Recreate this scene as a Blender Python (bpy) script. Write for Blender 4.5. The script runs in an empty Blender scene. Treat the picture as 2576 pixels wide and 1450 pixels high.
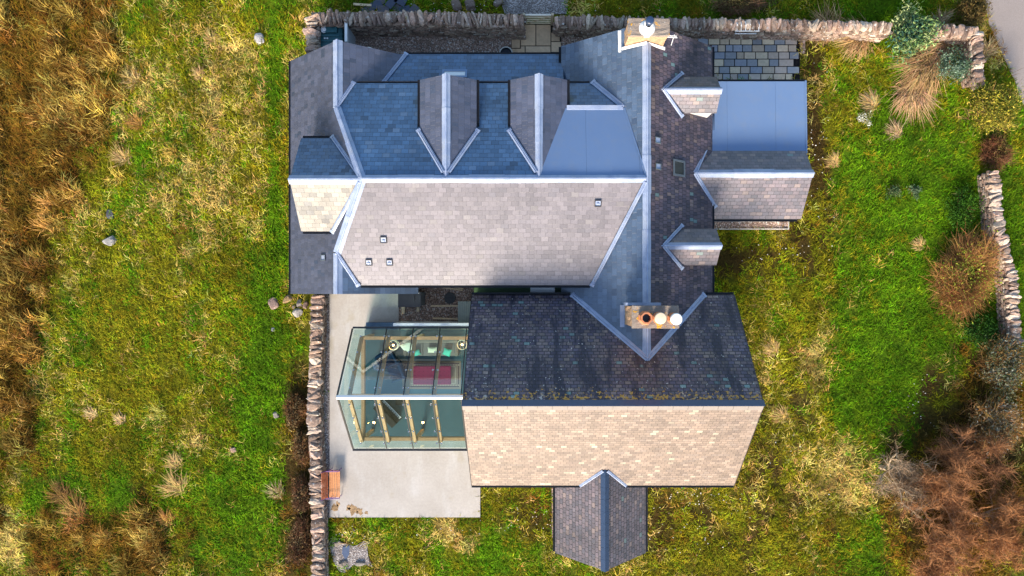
import bpy, bmesh, math, random
import numpy as np
from mathutils import Vector, Matrix
random.seed(7)
RS = np.random.RandomState(11)
SC = bpy.context.scene
COL = SC.collection
R = math.radians

# ------------------------------------------------------------------ camera, sky, sun, exposure
CAM_H = 36.0
NX, NY = 1341.0, 733.0           # the point of the photograph (2576 wide) straight below the drone
KS = 0.75 / 1288.0
cam_d = bpy.data.cameras.new('camera')
cam = bpy.data.objects.new('camera', cam_d)
COL.objects.link(cam)
cam.location = (0, 0, CAM_H)
cam_d.sensor_width = 36; cam_d.lens = 24
cam_d.shift_x = -(NX - 1288) / 2576; cam_d.shift_y = (NY - 725) / 2576
cam_d.clip_end = 2000
SC.camera = cam
SUN_EL, SUN_AZ = R(27), R(193)   # compass bearing the sun stands at (north is +Y)
w = bpy.data.worlds.new('World'); SC.world = w; w.use_nodes = True
nt = w.node_tree
sky = nt.nodes.new('ShaderNodeTexSky'); sky.sky_type = 'NISHITA'; sky.sun_disc = False
sky.sun_elevation = SUN_EL; sky.sun_rotation = SUN_AZ
sky.air_density = 1.3; sky.dust_density = 2.0; sky.ozone_density = 3.0
bg = nt.nodes['Background']; bg.inputs[1].default_value = 0.15
nt.links.new(sky.outputs[0], bg.inputs[0])
sd = bpy.data.lights.new('sun', 'SUN'); sun = bpy.data.objects.new('sun', sd); COL.objects.link(sun)
sd.energy = 3.9; sd.angle = R(14); sd.color = (1.0, 0.87, 0.72)
sdir = Vector((math.sin(SUN_AZ) * math.cos(SUN_EL), math.cos(SUN_AZ) * math.cos(SUN_EL), math.sin(SUN_EL)))
sun.rotation_euler = sdir.to_track_quat('Z', 'Y').to_euler()
sun.location = sdir * 80
SC.view_settings.view_transform = 'Standard'; SC.view_settings.look = 'None'
SC.view_settings.exposure = 1.05; SC.view_settings.gamma = 1

# ------------------------------------------------------------------ helpers
def S(z=0.0): return (CAM_H - z) * KS
def P(px, py, z=0.0):
    s = S(z); return Vector(((px - NX) * s, (NY - py) * s, z))
def lin(c):
    return tuple(((v / 255) / 12.92 if v / 255 <= .04045 else ((v / 255 + .055) / 1.055) ** 2.4) for v in c)

class Acc:
    """collects geometry for ONE mesh; colour per vertex"""
    def __init__(s): s.v = []; s.f = []; s.c = []; s.n = 0; s.mi = []
    def add(s, v, f, c=(1, 1, 1), mi=0):
        v = np.asarray(v, float).reshape(-1, 3); k = len(v)
        s.v.append(v)
        s.f += [tuple(i + s.n for i in q) for q in f]
        s.mi += [mi] * len(f)
        c = np.asarray(c, float)
        if c.ndim == 1: c = np.repeat(c[None, :3], k, 0)
        s.c.append(c); s.n += k
    def box(s, p0, p1, c=(1, 1, 1), rot=0, mi=0, bev=0.0):
        x0, y0, z0 = p0; x1, y1, z1 = p1
        if bev > 0:
            bm = bmesh.new(); bmesh.ops.create_cube(bm, size=1)
            for v in bm.verts: v.co = Vector((v.co.x * (x1 - x0), v.co.y * (y1 - y0), v.co.z * (z1 - z0)))
            bmesh.ops.bevel(bm, geom=bm.edges[:], offset=bev, segments=2, affect='EDGES', profile=.6)
            bm.verts.index_update()
            v = np.array([q.co[:] for q in bm.verts]); f = [tuple(q.index for q in fc.verts) for fc in bm.faces]
            bm.free()
            cc = np.array([(x0 + x1) / 2, (y0 + y1) / 2, (z0 + z1) / 2])
        else:
            v = np.array([[a, b, d] for d in (z0, z1) for b in (y0, y1) for a in (x0, x1)], float)
            cc = v.mean(0); v = v - cc
            f = [(0, 2, 3, 1), (4, 5, 7, 6), (0, 1, 5, 4), (1, 3, 7, 5), (3, 2, 6, 7), (2, 0, 4, 6)]
        if rot:
            ca, sa = math.cos(rot), math.sin(rot)
            v = np.stack([v[:, 0] * ca - v[:, 1] * sa, v[:, 0] * sa + v[:, 1] * ca, v[:, 2]], 1)
        s.add(v + cc, f, c, mi)
    def sweep(s, prof, p0, p1, c=(1, 1, 1), mi=0):
        p0 = Vector(p0); p1 = Vector(p1); d = p1 - p0
        h = Vector((d.x, d.y, 0)); h.normalize()
        side = Vector((h.y, -h.x, 0)); up = Vector((0, 0, 1))
        n = len(prof); v = []
        for p in (p0, p1):
            for a, b in prof: v.append(p + side * a + up * b)
        f = [(i, (i + 1) % n, n + (i + 1) % n, n + i) for i in range(n)] + [tuple(range(n))[::-1], tuple(range(n, 2 * n))]
        s.add([q[:] for q in v], f, c, mi)
    def tube(s, pts, r, c=(1, 1, 1), k=8, mi=0):
        pts = [Vector(p) for p in pts]
        rr = r if isinstance(r, (list, tuple)) else [r] * len(pts)
        v = []; f = []
        for i, p in enumerate(pts):
            d = (pts[min(i + 1, len(pts) - 1)] - pts[max(i - 1, 0)]).normalized()
            a = d.orthogonal().normalized() if abs(d.z) > .95 else d.cross(Vector((0, 0, 1))).normalized()
            b = d.cross(a)
            for j in range(k):
                t = 2 * math.pi * j / k
                v.append((p + (a * math.cos(t) + b * math.sin(t)) * rr[i])[:])
        for i in range(len(pts) - 1):
            for j in range(k):
                j2 = (j + 1) % k
                f.append((i * k + j, i * k + j2, (i + 1) * k + j2, (i + 1) * k + j))
        f.append(tuple(range(k))[::-1]); f.append(tuple(range((len(pts) - 1) * k, len(pts) * k)))
        s.add(v, f, c, mi)
    def lathe(s, prof, loc, c=(1, 1, 1), k=20, mi=0, cap=True):
        v = []; f = []
        for r, z in prof:
            for j in range(k):
                t = 2 * math.pi * (j + .5) / k
                v.append((loc[0] + r * math.cos(t), loc[1] + r * math.sin(t), loc[2] + z))
        n = len(prof)
        for i in range(n - 1):
            for j in range(k):
                j2 = (j + 1) % k
                f.append((i * k + j, i * k + j2, (i + 1) * k + j2, (i + 1) * k + j))
        if cap: f.append(tuple(range(k))[::-1]); f.append(tuple(range((n - 1) * k, n * k)))
        s.add(v, f, c, mi)
    def build(s, name, mats, parent=None, smooth=False):
        me = bpy.data.meshes.new(name)
        V = np.concatenate(s.v) if s.v else np.zeros((0, 3))
        me.from_pydata(V.tolist(), [], s.f)
        if not isinstance(mats, (list, tuple)): mats = [mats]
        for m in mats: me.materials.append(m)
        if len(mats) > 1: me.polygons.foreach_set('material_index', np.array(s.mi, dtype=np.int32))
        a = me.color_attributes.new('Col', 'FLOAT_COLOR', 'POINT')
        C4 = np.ones((len(V), 4)); C4[:, :3] = np.concatenate(s.c)
        a.data.foreach_set('color', C4.ravel())
        if smooth: me.polygons.foreach_set('use_smooth', [True] * len(me.polygons))
        me.update()
        o = bpy.data.objects.new(name, me); COL.objects.link(o)
        if parent: o.parent = parent
        return o

def big_tris(name, V, C, mat, corners=3):
    """V (n,corners,3) loose triangles or quads"""
    n = len(V); me = bpy.data.meshes.new(name)
    me.vertices.add(n * corners); me.vertices.foreach_set('co', V.astype(np.float32).ravel())
    me.loops.add(n * corners); me.loops.foreach_set('vertex_index', np.arange(n * corners, dtype=np.int32))
    me.polygons.add(n); me.polygons.foreach_set('loop_start', np.arange(0, n * corners, corners, dtype=np.int32))
    me.update(calc_edges=True)
    a = me.color_attributes.new('Col', 'FLOAT_COLOR', 'POINT')
    C4 = np.ones((n * corners, 4), np.float32); C4[:, :3] = C.reshape(-1, 3)
    a.data.foreach_set('color', C4.ravel())
    me.materials.append(mat)
    o = bpy.data.objects.new(name, me); COL.objects.link(o)
    return o

def tag(o, label, cat=None, group=None, kind=None):
    o['label'] = label
    if cat: o['category'] = cat
    if group: o['group'] = group
    if kind: o['kind'] = kind
    return o
def thing(name, loc, label, cat, group=None, rz=0):
    o = bpy.data.objects.new(name, None); COL.objects.link(o)
    o.location = loc; o.rotation_euler = (0, 0, rz); o.empty_display_size = .2
    return tag(o, label, cat, group)
def structure(o, label=None):
    o['kind'] = 'structure'
    if label: o['label'] = label
    return o
def keep(o, root):
    """parent o (built in world coordinates) under root without moving it"""
    o.parent = root
    o.matrix_parent_inverse = (Matrix.Translation(root.location) @ root.rotation_euler.to_matrix().to_4x4()).inverted()
    return o

# value noise in numpy
def vnoise(x, y, seed=0):
    xi = np.floor(x).astype(np.int64); yi = np.floor(y).astype(np.int64)
    fx = x - xi; fy = y - yi; fx = fx * fx * (3 - 2 * fx); fy = fy * fy * (3 - 2 * fy)
    def h(a, b):
        n = (a * 374761393 + b * 668265263 + seed * 974634777) & 0x7fffffff
        n = ((n ^ (n >> 13)) * 1274126177) & 0x7fffffff
        return ((n ^ (n >> 16)) & 0xffff) / 65535.0
    return (h(xi, yi) * (1 - fx) + h(xi + 1, yi) * fx) * (1 - fy) + (h(xi, yi + 1) * (1 - fx) + h(xi + 1, yi + 1) * fx) * fy
def fbm(x, y, seed=0, o=3):
    r = 0; a = .5; t = 0
    for i in range(o):
        r = r + a * vnoise(x * 2 ** i, y * 2 ** i, seed + i * 7); t += a; a *= .5
    return r / t

# ------------------------------------------------------------------ materials
class NT:
    def __init__(s, name):
        s.m = bpy.data.materials.new(name); s.m.use_nodes = True
        s.t = s.m.node_tree; s.b = s.t.nodes['Principled BSDF']
    def n(s, typ, **kw):
        q = s.t.nodes.new(typ)
        for k, v in kw.items(): setattr(q, k, v)
        return q
    def lk(s, a, b): s.t.links.new(a, b)
    def put(s, sock, v):
        if hasattr(v, 'is_linked') or isinstance(v, bpy.types.NodeSocket): s.lk(v, sock)
        else: sock.default_value = v
    def math(s, op, a, b=0.0, c=None):
        q = s.n('ShaderNodeMath', operation=op); s.put(q.inputs[0], a); s.put(q.inputs[1], b)
        if c is not None: s.put(q.inputs[2], c)
        return q.outputs[0]
    def mix(s, f, a, b, blend='MIX'):
        q = s.n('ShaderNodeMix', data_type='RGBA', blend_type=blend)
        s.put(q.inputs[0], f)
        for sock, v in ((q.inputs[6], a), (q.inputs[7], b)):
            if isinstance(v, (tuple, list)): v = tuple(v)[:3] + (1,)
            s.put(sock, v)
        return q.outputs[2]
    def noise(s, vec, scale, detail=3, rough=.55):
        q = s.n('ShaderNodeTexNoise'); q.inputs['Scale'].default_value = scale
        q.inputs['Detail'].default_value = detail; q.inputs['Roughness'].default_value = rough
        if vec is not None: s.lk(vec, q.inputs['Vector'])
        return q.outputs[0]
    def ramp(s, f, stops, interp='LINEAR'):
        q = s.n('ShaderNodeValToRGB'); s.put(q.inputs[0], f); q.color_ramp.interpolation = interp
        e = q.color_ramp.elements
        while len(e) < len(stops): e.new(.5)
        for i, (p, c) in enumerate(stops):
            e[i].position = p; e[i].color = (tuple(c) + (1,))[:4] if isinstance(c, (tuple, list)) else (c, c, c, 1)
        return q.outputs[0]
    def obj(s): return s.n('ShaderNodeTexCoord').outputs['Object']
    def mapped(s, vec, sc):
        q = s.n('ShaderNodeMapping'); s.lk(vec, q.inputs[0]); q.inputs['Scale'].default_value = sc
        return q.outputs[0]
    def bump(s, h, dist=.01, strength=1.0):
        q = s.n('ShaderNodeBump'); q.inputs['Distance'].default_value = dist; q.inputs['Strength'].default_value = strength
        s.lk(h, q.inputs['Height']); s.lk(q.outputs[0], s.b.inputs['Normal'])
    def fin(s, col=None, rough=.6, metal=0, spec=.5):
        if col is not None:
            if isinstance(col, (tuple, list)): s.b.inputs['Base Color'].default_value = tuple(col)[:3] + (1,)
            else: s.lk(col, s.b.inputs['Base Color'])
        s.put(s.b.inputs['Roughness'], rough); s.b.inputs['Metallic'].default_value = metal
        s.b.inputs['Specular IOR Level'].default_value = spec
        return s.m

def plain(name, c, rough=.6, metal=0, spec=.5, var=.25, scale=6.0, bump=0.0):
    N = NT(name); o = N.obj(); f = N.noise(o, scale, 4)
    col = N.mix(f, tuple(v * (1 - var) for v in c), tuple(min(1, v * (1 + var)) for v in c))
    if bump: N.bump(N.noise(o, scale * 5, 3), bump)
    return N.fin(col, rough, metal, spec)
def vcol(name, rough=.75, spec=.25, var=.2, scale=20., bump=0.0, speck=None):
    """colour comes from the mesh, broken up with noise"""
    N = NT(name); a = N.n('ShaderNodeVertexColor', layer_name='Col').outputs[0]
    o = N.obj(); f = N.noise(o, scale, 4)
    g = N.ramp(f, [(.3, 1 - var), (.7, 1 + var)])
    col = N.mix(1.0, a, g, 'MULTIPLY')
    if speck:
        m = N.ramp(N.noise(o, speck[1], 4, .6), [(speck[2], 0.), (speck[2] + .05, 1.)])
        col = N.mix(m, col, speck[0])
    if bump: N.bump(N.noise(o, scale * 1.5, 4), bump)
    return N.fin(col, rough, 0, spec)

def slate(name, stops, wd, ht, joint=.35, rough=.45, spec=.75, step=.012, stain=.25, streak=None, lichen=None, specks=None, jw=.010, rvar=.1):
    """natural slates laid in bonded rows; UV is in metres, v = 0 at the ridge and negative down the slope"""
    N = NT(name)
    uv = N.n('ShaderNodeUVMap').outputs[0]
    sp = N.n('ShaderNodeSeparateXYZ'); N.lk(uv, sp.inputs[0]); u, v = sp.outputs[0], sp.outputs[1]
    wob = N.math('MULTIPLY', N.math('SUBTRACT', N.noise(uv, 3.0, 2), .5), .03)
    v = N.math('ADD', v, wob)
    vr = N.math('DIVIDE', v, ht); row = N.math('FLOOR', vr); fr = N.math('FRACT', vr)
    wr = N.n('ShaderNodeTexWhiteNoise', noise_dimensions='1D'); N.lk(row, wr.inputs['W'])
    ur = N.math('ADD', N.math('ADD', N.math('DIVIDE', u, wd), N.math('MULTIPLY', N.math('FLOORED_MODULO', row, 2.), .5)), N.math('MULTIPLY', wr.outputs[0], .22))
    col = N.math('FLOOR', ur); fu = N.math('FRACT', ur)
    cb = N.n('ShaderNodeCombineXYZ'); N.lk(row, cb.inputs[0]); N.lk(col, cb.inputs[1])
    wn = N.n('ShaderNodeTexWhiteNoise', noise_dimensions='3D'); N.lk(cb.outputs[0], wn.inputs['Vector'])
    rnd = wn.outputs[0]
    cb2 = N.n('ShaderNodeCombineXYZ'); N.lk(col, cb2.inputs[0]); N.lk(row, cb2.inputs[1]); cb2.inputs[2].default_value = 5.3
    wn2 = N.n('ShaderNodeTexWhiteNoise', noise_dimensions='3D'); N.lk(cb2.outputs[0], wn2.inputs['Vector'])
    c = N.ramp(rnd, stops, 'CONSTANT')
    br = N.math('MULTIPLY_ADD', wn2.outputs[0], .35, .82)
    c = N.mix(1., c, br, 'MULTIPLY')
    c = N.mix(N.ramp(N.noise(N.mapped(uv, (2.2, .35, 1)), 1.0, 4, .6), [(.5, 0.), (.85, .30)]), c, (.03, .03, .035))
    o = N.obj()
    # surface grain and broad weathering
    c = N.mix(1., c, N.ramp(N.noise(o, 30, 4), [(.25, .8), (.75, 1.2)]), 'MULTIPLY')
    c = N.mix(1., c, N.ramp(N.noise(o, .55, 3), [(.3, 1 - stain), (.7, 1 + stain)]), 'MULTIPLY')
    if streak:
        st = N.mapped(uv, (streak[0], streak[1], 1))
        m = N.ramp(N.noise(st, 1.0, 3, .6), [(streak[2], 0.), (streak[2] + .09, streak[3])])
        c = N.mix(m, c, streak[4])
    # joints
    e = N.math('MULTIPLY', N.math('MINIMUM', fu, N.math('SUBTRACT', 1., fu)), wd)
    jm = N.math('LESS_THAN', e, jw * .5)
    low = N.math('LESS_THAN', N.math('MULTIPLY', fr, ht), jw)
    j = N.math('MAXIMUM', jm, low)
    j2 = N.math('MULTIPLY', j, joint)
    c = N.mix(j2, c, (.012, .012, .016))
    if specks:
        m = N.ramp(N.noise(o, specks[1], 2, .7), [(specks[2], 0.), (specks[2] + .03, 1.)])
        c = N.mix(m, c, specks[0])
    if lichen:
        # growing thickest just under the ridge
        band = N.ramp(N.math('MULTIPLY_ADD', v, 1 / lichen[0], 1.0), [(.0, 0.), (1., 1.)])
        th = N.math('MULTIPLY_ADD', band, lichen[1], N.noise(o, 7, 4, .65))
        m = N.ramp(th, [(lichen[2], 0.), (lichen[2] + .03, 1.)])
        m2 = N.ramp(N.noise(o, 1.3, 2), [(.40, 0.), (.5, 1.)])
        c = N.mix(m, c, N.mix(m2, (.42, .40, .36), (.55, .28, .03)))
    h = N.math('SUBTRACT', 1., fr)
    h = N.math('ADD', h, N.math('MULTIPLY', wn2.outputs[0], .5))
    h = N.math('SUBTRACT', h, N.math('MULTIPLY', j, .7))
    h = N.math('ADD', h, N.math('MULTIPLY', N.noise(o, 40, 3), .25))
    N.bump(h, step, 1.0)
    r = N.math('MULTIPLY_ADD', rnd, rvar, rough)
    return N.fin(c, r, 0, spec)

M = {}
PUR = [(.0, (.115, .088, .105)), (.25, (.150, .118, .128)), (.42, (.092, .080, .112)), (.6, (.175, .140, .128)), (.76, (.122, .110, .118)), (.86, (.068, .058, .085)), (.92, (.22, .18, .155)), (.965, (.15, .235, .22))]
PURT0 = [(.0, (.095, .068, .084)), (.22, (.13, .090, .108)), (.42, (.075, .060, .082)), (.6, (.155, .105, .115)), (.75, (.105, .080, .098)), (.86, (.06, .05, .07)), (.91, (.21, .145, .13)), (.985, (.15, .22, .21))]
PURT = [(a, tuple(v * .82 * k for v, k in zip(c, (.95, 1.0, 1.04)))) for a, c in PURT0]
POR = [(a, tuple((v * .62 + .038) * 1.22 for v in c)) for a, c in PURT0]
NEW = [(.0, (.046, .108, .205)), (.35, (.054, .120, .222)), (.7, (.039, .096, .186)), (.90, (.078, .142, .235)), (.96, (.024, .058, .112))]
TEAL = [(.0, (.066, .104, .168)), (.4, (.075, .115, .182)), (.75, (.060, .095, .156)), (.92, (.048, .078, .135))]
GRY = [(.0, (.064, .073, .112)), (.4, (.072, .080, .119)), (.75, (.059, .068, .106)), (.92, (.044, .057, .094)), (.98, (.036, .050, .085))]
DORMER_LIT = [(.0, (.23, .215, .185)), (.4, (.26, .24, .205)), (.75, (.21, .20, .18)), (.93, (.18, .175, .165))]
MAIN = [(.0, (.162, .144, .154)), (.4, (.170, .151, .160)), (.75, (.153, .137, .149)), (.92, (.186, .168, .168)), (.97, (.140, .128, .142))]
SOU = [(.0, (.215, .155, .118)), (.25, (.245, .175, .132)), (.5, (.19, .135, .105)), (.7, (.265, .195, .15)), (.88, (.215, .16, .128)), (.95, (.33, .27, .20)), (.985, (.34, .33, .24))]
SOU = [(a, tuple(v * .88 for v in c)) for a, c in SOU]
PUR = [(a, (c[0] * .96, c[1] * .90, c[2] * .88)) for a, c in PUR]
M['slate_old'] = slate('old mixed slate', PUR, .27, .175, joint=.9, rough=.46, spec=.5, step=.02, stain=.3, jw=.032,
                       streak=(1.3, .28, .51, .9, (.020, .017, .034)), lichen=(1.4, .27, .725), specks=((.50, .47, .42), 8, .675))
M['slate_south'] = slate('sunlit mixed slate', SOU, .27, .16, joint=.38, rough=.46, step=.014, stain=.10, jw=.018, spec=.6)  # same slates as slate_old, with sunshine mixed into their colour
M['slate_tower'] = slate('purple heather slate', PURT, .17, .27, joint=.8, rough=.5, spec=.4, step=.018, stain=.3, jw=.020,
                         streak=(.6, .35, .60, .5, (.03, .026, .045)), specks=((.42, .38, .36), 11, .76))
M['slate_annex'] = slate('heather slate', POR, .30, .19, joint=.6, rough=.40, step=.016, stain=.15, jw=.018)
M['slate_porch'] = slate('heather slate porch', POR, .24, .20, joint=.75, rough=.48, step=.018, stain=.22, jw=.030, specks=((.5, .48, .44), 5, .77))
M['slate_new'] = slate('skylit new slate', NEW, .33, .215, streak=(.9, .35, .64, .45, (.10, .11, .035)), joint=.6, rough=.38, step=.008, stain=.12, jw=.014, rvar=.12)  # blue skylight on north slopes is put into the slate colour
M['slate_main'] = slate('sunlit new slate', MAIN, .33, .205, joint=.34, rough=.36, step=.006, stain=.08, jw=.010, rvar=.05)  # south face of the same new slates; palette carries the sunlit paleness
M['slate_dormer_sunlit'] = slate('sun glare new slate', DORMER_LIT, .33, .22, joint=.3, rough=.5, step=.006, stain=.06, jw=.012, spec=.4)  # dormer's south slope: sun glare painted into the slate as cream
M['slate_grey'] = slate('new smooth slate', GRY, .20, .30, joint=.30, rough=.42, step=.005, stain=.10, jw=.009)
M['slate_blue'] = slate('new blue grey slate', TEAL, .30, .26, joint=.32, rough=.40, step=.006, stain=.12, jw=.010)
def mk_simple():
    N = NT('membrane'); o = N.obj()
    c = N.mix(N.noise(o, .5, 3), (.11, .185, .325), (.135, .21, .35))
    c = N.mix(N.ramp(N.noise(o, 2.2, 5, .7), [(.5, 0.), (.8, .35)]), c, (.20, .22, .24))
    sp = N.n('ShaderNodeSeparateXYZ'); N.lk(o, sp.inputs[0]); ln = N.math('LESS_THAN', N.math('FRACT', N.math('MULTIPLY', sp.outputs[0], .43)), .006)
    c = N.mix(N.math('MULTIPLY', ln, .30), c, (.05, .09, .17)); N.bump(N.math('ADD', N.noise(o, 1.2, 3), ln), .01)
    s = N.mapped(o, (9, .3, 1)); c = N.mix(N.math('MULTIPLY', N.noise(s, 4, 2), .12), c, (.20, .26, .40))
    M['membrane'] = N.fin(c, .33, 0, .5)
    N = NT('lead'); o = N.obj()
    f = N.noise(o, 2.2, 4); g = N.noise(N.mapped(o, (14, 14, 4)), 1, 3)
    c = N.mix(N.ramp(f, [(.3, 0.), (.7, 1.)]), (.20, .26, .40), (.38, .44, .56)); c = N.mix(N.ramp(N.noise(o, 1.1, 5, .7), [(.52, 0.), (.7, .5)]), c, (.20, .21, .22)); c = N.mix(N.math('MULTIPLY', g, .3), c, (.25, .28, .36))
    N.bump(g, .01); M['lead'] = N.fin(c, .36, .0, .6)
    N = NT('concrete'); o = N.obj()
    a = N.noise(o, .55, 5, .6); b = N.noise(N.mapped(o, (1.1, .35, 1)), 1.1, 5, .7); d = N.noise(o, 9, 5, .7)
    c = N.mix(a, (.32, .285, .245), (.48, .445, .41))
    c = N.mix(N.ramp(b, [(.50, 0.), (.72, .5)]), c, (.52, .51, .50))
    c = N.mix(N.ramp(N.noise(o, .9, 3), [(.60, 0.), (.70, .35)]), c, (.32, .27, .17))
    c = N.mix(1., c, N.ramp(d, [(.2, .86), (.8, 1.1)]), 'MULTIPLY')
    c = N.mix(N.ramp(N.noise(o, 40, 2), [(.72, 0.), (.75, .5)]), c, (.2, .19, .18))
    N.bump(d, .004); M['concrete'] = N.fin(c, .7, 0, .3)
    def gravel(name, cols, sc):
        N = NT(name); o = N.obj()
        q = N.n('ShaderNodeTexVoronoi'); q.inputs['Scale'].default_value = sc; N.lk(o, q.inputs['Vector'])
        rr = N.n('ShaderNodeSeparateColor'); N.lk(q.outputs['Color'], rr.inputs[0])
        c = N.ramp(rr.outputs[0], cols, 'CONSTANT')
        c = N.mix(N.ramp(q.outputs['Distance'], [(.3, 0.), (.7, .75)]), c, (.09, .065, .05))
        c = N.mix(1., c, N.ramp(N.noise(o, 1.2, 3), [(.3, .75), (.7, 1.2)]), 'MULTIPLY')
        hh = N.math('SUBTRACT', 1., q.outputs['Distance']); N.bump(hh, .03)
        return N.fin(c, .8, 0, .25)
    M['gravel_brown'] = gravel('brown gravel', [(0., (.42, .27, .20)), (.3, (.55, .38, .30)), (.55, (.30, .20, .145)), (.8, (.64, .52, .43)), (.95, (.68, .62, .56))], 15)
    M['gravel_grey'] = gravel('grey gravel', [(0., (.30, .265, .25)), (.3, (.42, .38, .36)), (.55, (.22, .19, .18)), (.8, (.52, .48, .46)), (.93, (.66, .63, .6))], 19)
    N = NT('asphalt'); o = N.obj()
    c = N.mix(N.noise(o, .7, 4), (.20, .165, .15), (.29, .245, .22))
    c = N.mix(N.ramp(N.noise(o, 45, 2), [(.4, 0.), (.7, .5)]), c, (.42, .38, .35)); N.bump(N.noise(o, 60, 2), .006)
    M['asphalt'] = N.fin(c, .85, 0, .2)
    N = NT('render'); o = N.obj()
    c = N.mix(N.noise(o, .8, 4), (.55, .54, .50), (.70, .69, .66)); c = N.mix(N.ramp(N.noise(o, 2.5, 4), [(.6, 0.), (.75, .4)]), c, (.3, .31, .24))
    N.bump(N.noise(o, 40, 3), .005); M['render'] = N.fin(c, .85, 0, .2)
    N = NT('stack'); o = N.obj()
    c = N.mix(N.noise(o, 4, 5, .65), (.36, .20, .10), (.62, .42, .26))
    c = N.mix(N.ramp(N.noise(N.mapped(o, (2, 2, 9)), 3, 4), [(.48, 0.), (.62, .7)]), c, (.22, .15, .10))
    N.bump(N.noise(o, 14, 5), .03); M['stack'] = N.fin(c, .85, 0, .2)
    N = NT('stack_top'); o = N.obj()
    c = N.mix(N.noise(o, 3, 5, .65), (.16, .12, .095), (.34, .29, .24))
    c = N.mix(N.ramp(N.noise(o, 3.2, 4, .7), [(.59, 0.), (.63, 1.)]), c, (.62, .31, .03))
    c = N.mix(N.ramp(N.noise(o, 9, 3, .6), [(.66, 0.), (.7, .8)]), c, (.55, .53, .48))
    N.bump(N.noise(o, 20, 5), .03); M['stack_top'] = N.fin(c, .9, 0, .2)
    # lichen-spotted stonework, colour of each stone from the mesh
    N = NT('stone'); a = N.n('ShaderNodeVertexColor', layer_name='Col').outputs[0]; o = N.obj()
    c = N.mix(1., a, N.ramp(N.noise(o, 9, 5, .65), [(.25, .55), (.75, 1.4)]), 'MULTIPLY')
    c = N.mix(N.ramp(N.noise(o, 5.0, 4, .7), [(.60, 0.), (.64, .9)]), c, (.58, .55, .50))
    c = N.mix(N.ramp(N.noise(o, 3.1, 3, .6), [(.70, 0.), (.76, .8)]), c, (.30, .25, .04))
    N.bump(N.noise(o, 22, 5, .7), .03); M['stone'] = N.fin(c, .85, 0, .25)
    N = NT('wood'); a = N.n('ShaderNodeVertexColor', layer_name='Col').outputs[0]; o = N.obj()
    c = N.mix(1., a, N.ramp(N.noise(N.mapped(o, (3, 14, 14)), 2.5, 4, .6), [(.3, .7), (.7, 1.25)]), 'MULTIPLY')
    M['wood'] = N.fin(c, .55, 0, .4)
    # sheet glass: clear tinted body, mirror reflection growing with the angle
    N = NT('glass'); t = N.t
    tr = N.n('ShaderNodeBsdfTransparent'); tr.inputs[0].default_value = (.80, .94, .93, 1)
    gl = N.n('ShaderNodeBsdfGlossy'); gl.inputs['Roughness'].default_value = .0; gl.inputs[0].default_value = (.95, 1, .98, 1)
    ge = N.n('ShaderNodeNewGeometry'); dp = N.n('ShaderNodeVectorMath', operation='DOT_PRODUCT')
    N.lk(ge.outputs['Normal'], dp.inputs[0]); N.lk(ge.outputs['Incoming'], dp.inputs[1])
    gr = N.math('POWER', N.math('SUBTRACT', 1., N.math('ABSOLUTE', dp.outputs['Value'])), 5.0)
    fac = N.math('MULTIPLY_ADD', gr, .88, .09)   # double glazing, four faces
    mx = N.n('ShaderNodeMixShader'); N.lk(fac, mx.inputs[0]); N.lk(tr.outputs[0], mx.inputs[1]); N.lk(gl.outputs[0], mx.inputs[2])
    t.nodes.remove(N.b); N.lk(mx.outputs[0], t.nodes['Material Output'].inputs[0]); M['glass'] = N.m
    N = NT('bulb'); N.b.inputs['Emission Color'].default_value = (1, .5, .14, 1); N.b.inputs['Emission Strength'].default_value = 30
    M['bulb'] = N.fin((1, .8, .5), .4)
mk_simple()
M['black'] = plain('black metal', (.012, .013, .017), .35)
M['edge'] = plain('slate edge', (.03, .03, .036), .7)
M['navy'] = plain('dark blue metal', (.022, .045, .10), .35, spec=.6)
M['ridge_tile'] = plain('stone ridge tile', (.22, .19, .17), .5, var=.15)
M['clay'] = plain('terracotta', (.46, .17, .075), .6, var=.2, scale=9)
M['white'] = plain('white paint', (.75, .75, .73), .5, var=.06)
M['greyclad'] = plain('grey cladding', (.10, .12, .135), .5, var=.15)
M['algae'] = plain('algae covered felt', (.03, .075, .02), .6, var=.6, scale=2.)
M['tank'] = plain('teal plastic', (.012, .085, .095), .42, var=.25, scale=3)
M['steel'] = plain('stainless steel', (.55, .56, .58), .22, 1.0, var=.1)
M['pane'] = plain('dark window glass', (.03, .04, .05), .08, spec=.8)
M['purple'] = plain('purple painted iron', (.14, .04, .22), .5)
M['vc'] = vcol('mixed paint')
M['fabric'] = vcol('woven cloth', .9, .1, .15, 60, .004)
M['leaf'] = vcol('foliage', .8, .10, .1, 30)
M['blade'] = vcol('grass blades', .9, .04, .08, 8)
M['twig'] = vcol('bare twigs', .9, .05, .15, 12)
M['earth'] = vcol('earth and short growth', .95, .1, .35, 6, .05)
M['paver'] = vcol('stone paving', .55, .4, .12, 7, .004)
M['floor'] = plain('stone floor', (.04, .085, .10), .35, var=.2, scale=1.5)

# ================================================================== THE GROUND
# kinds of growth: 0 lush green, 1 yellow-green, 2 straw, 3 rusty rush, 4 dark litter
PAL = np.array([(.080, .165, .004), (.185, .175, .008), (.50, .355, .09), (.17, .090, .012), (.055, .034, .009)])
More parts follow.
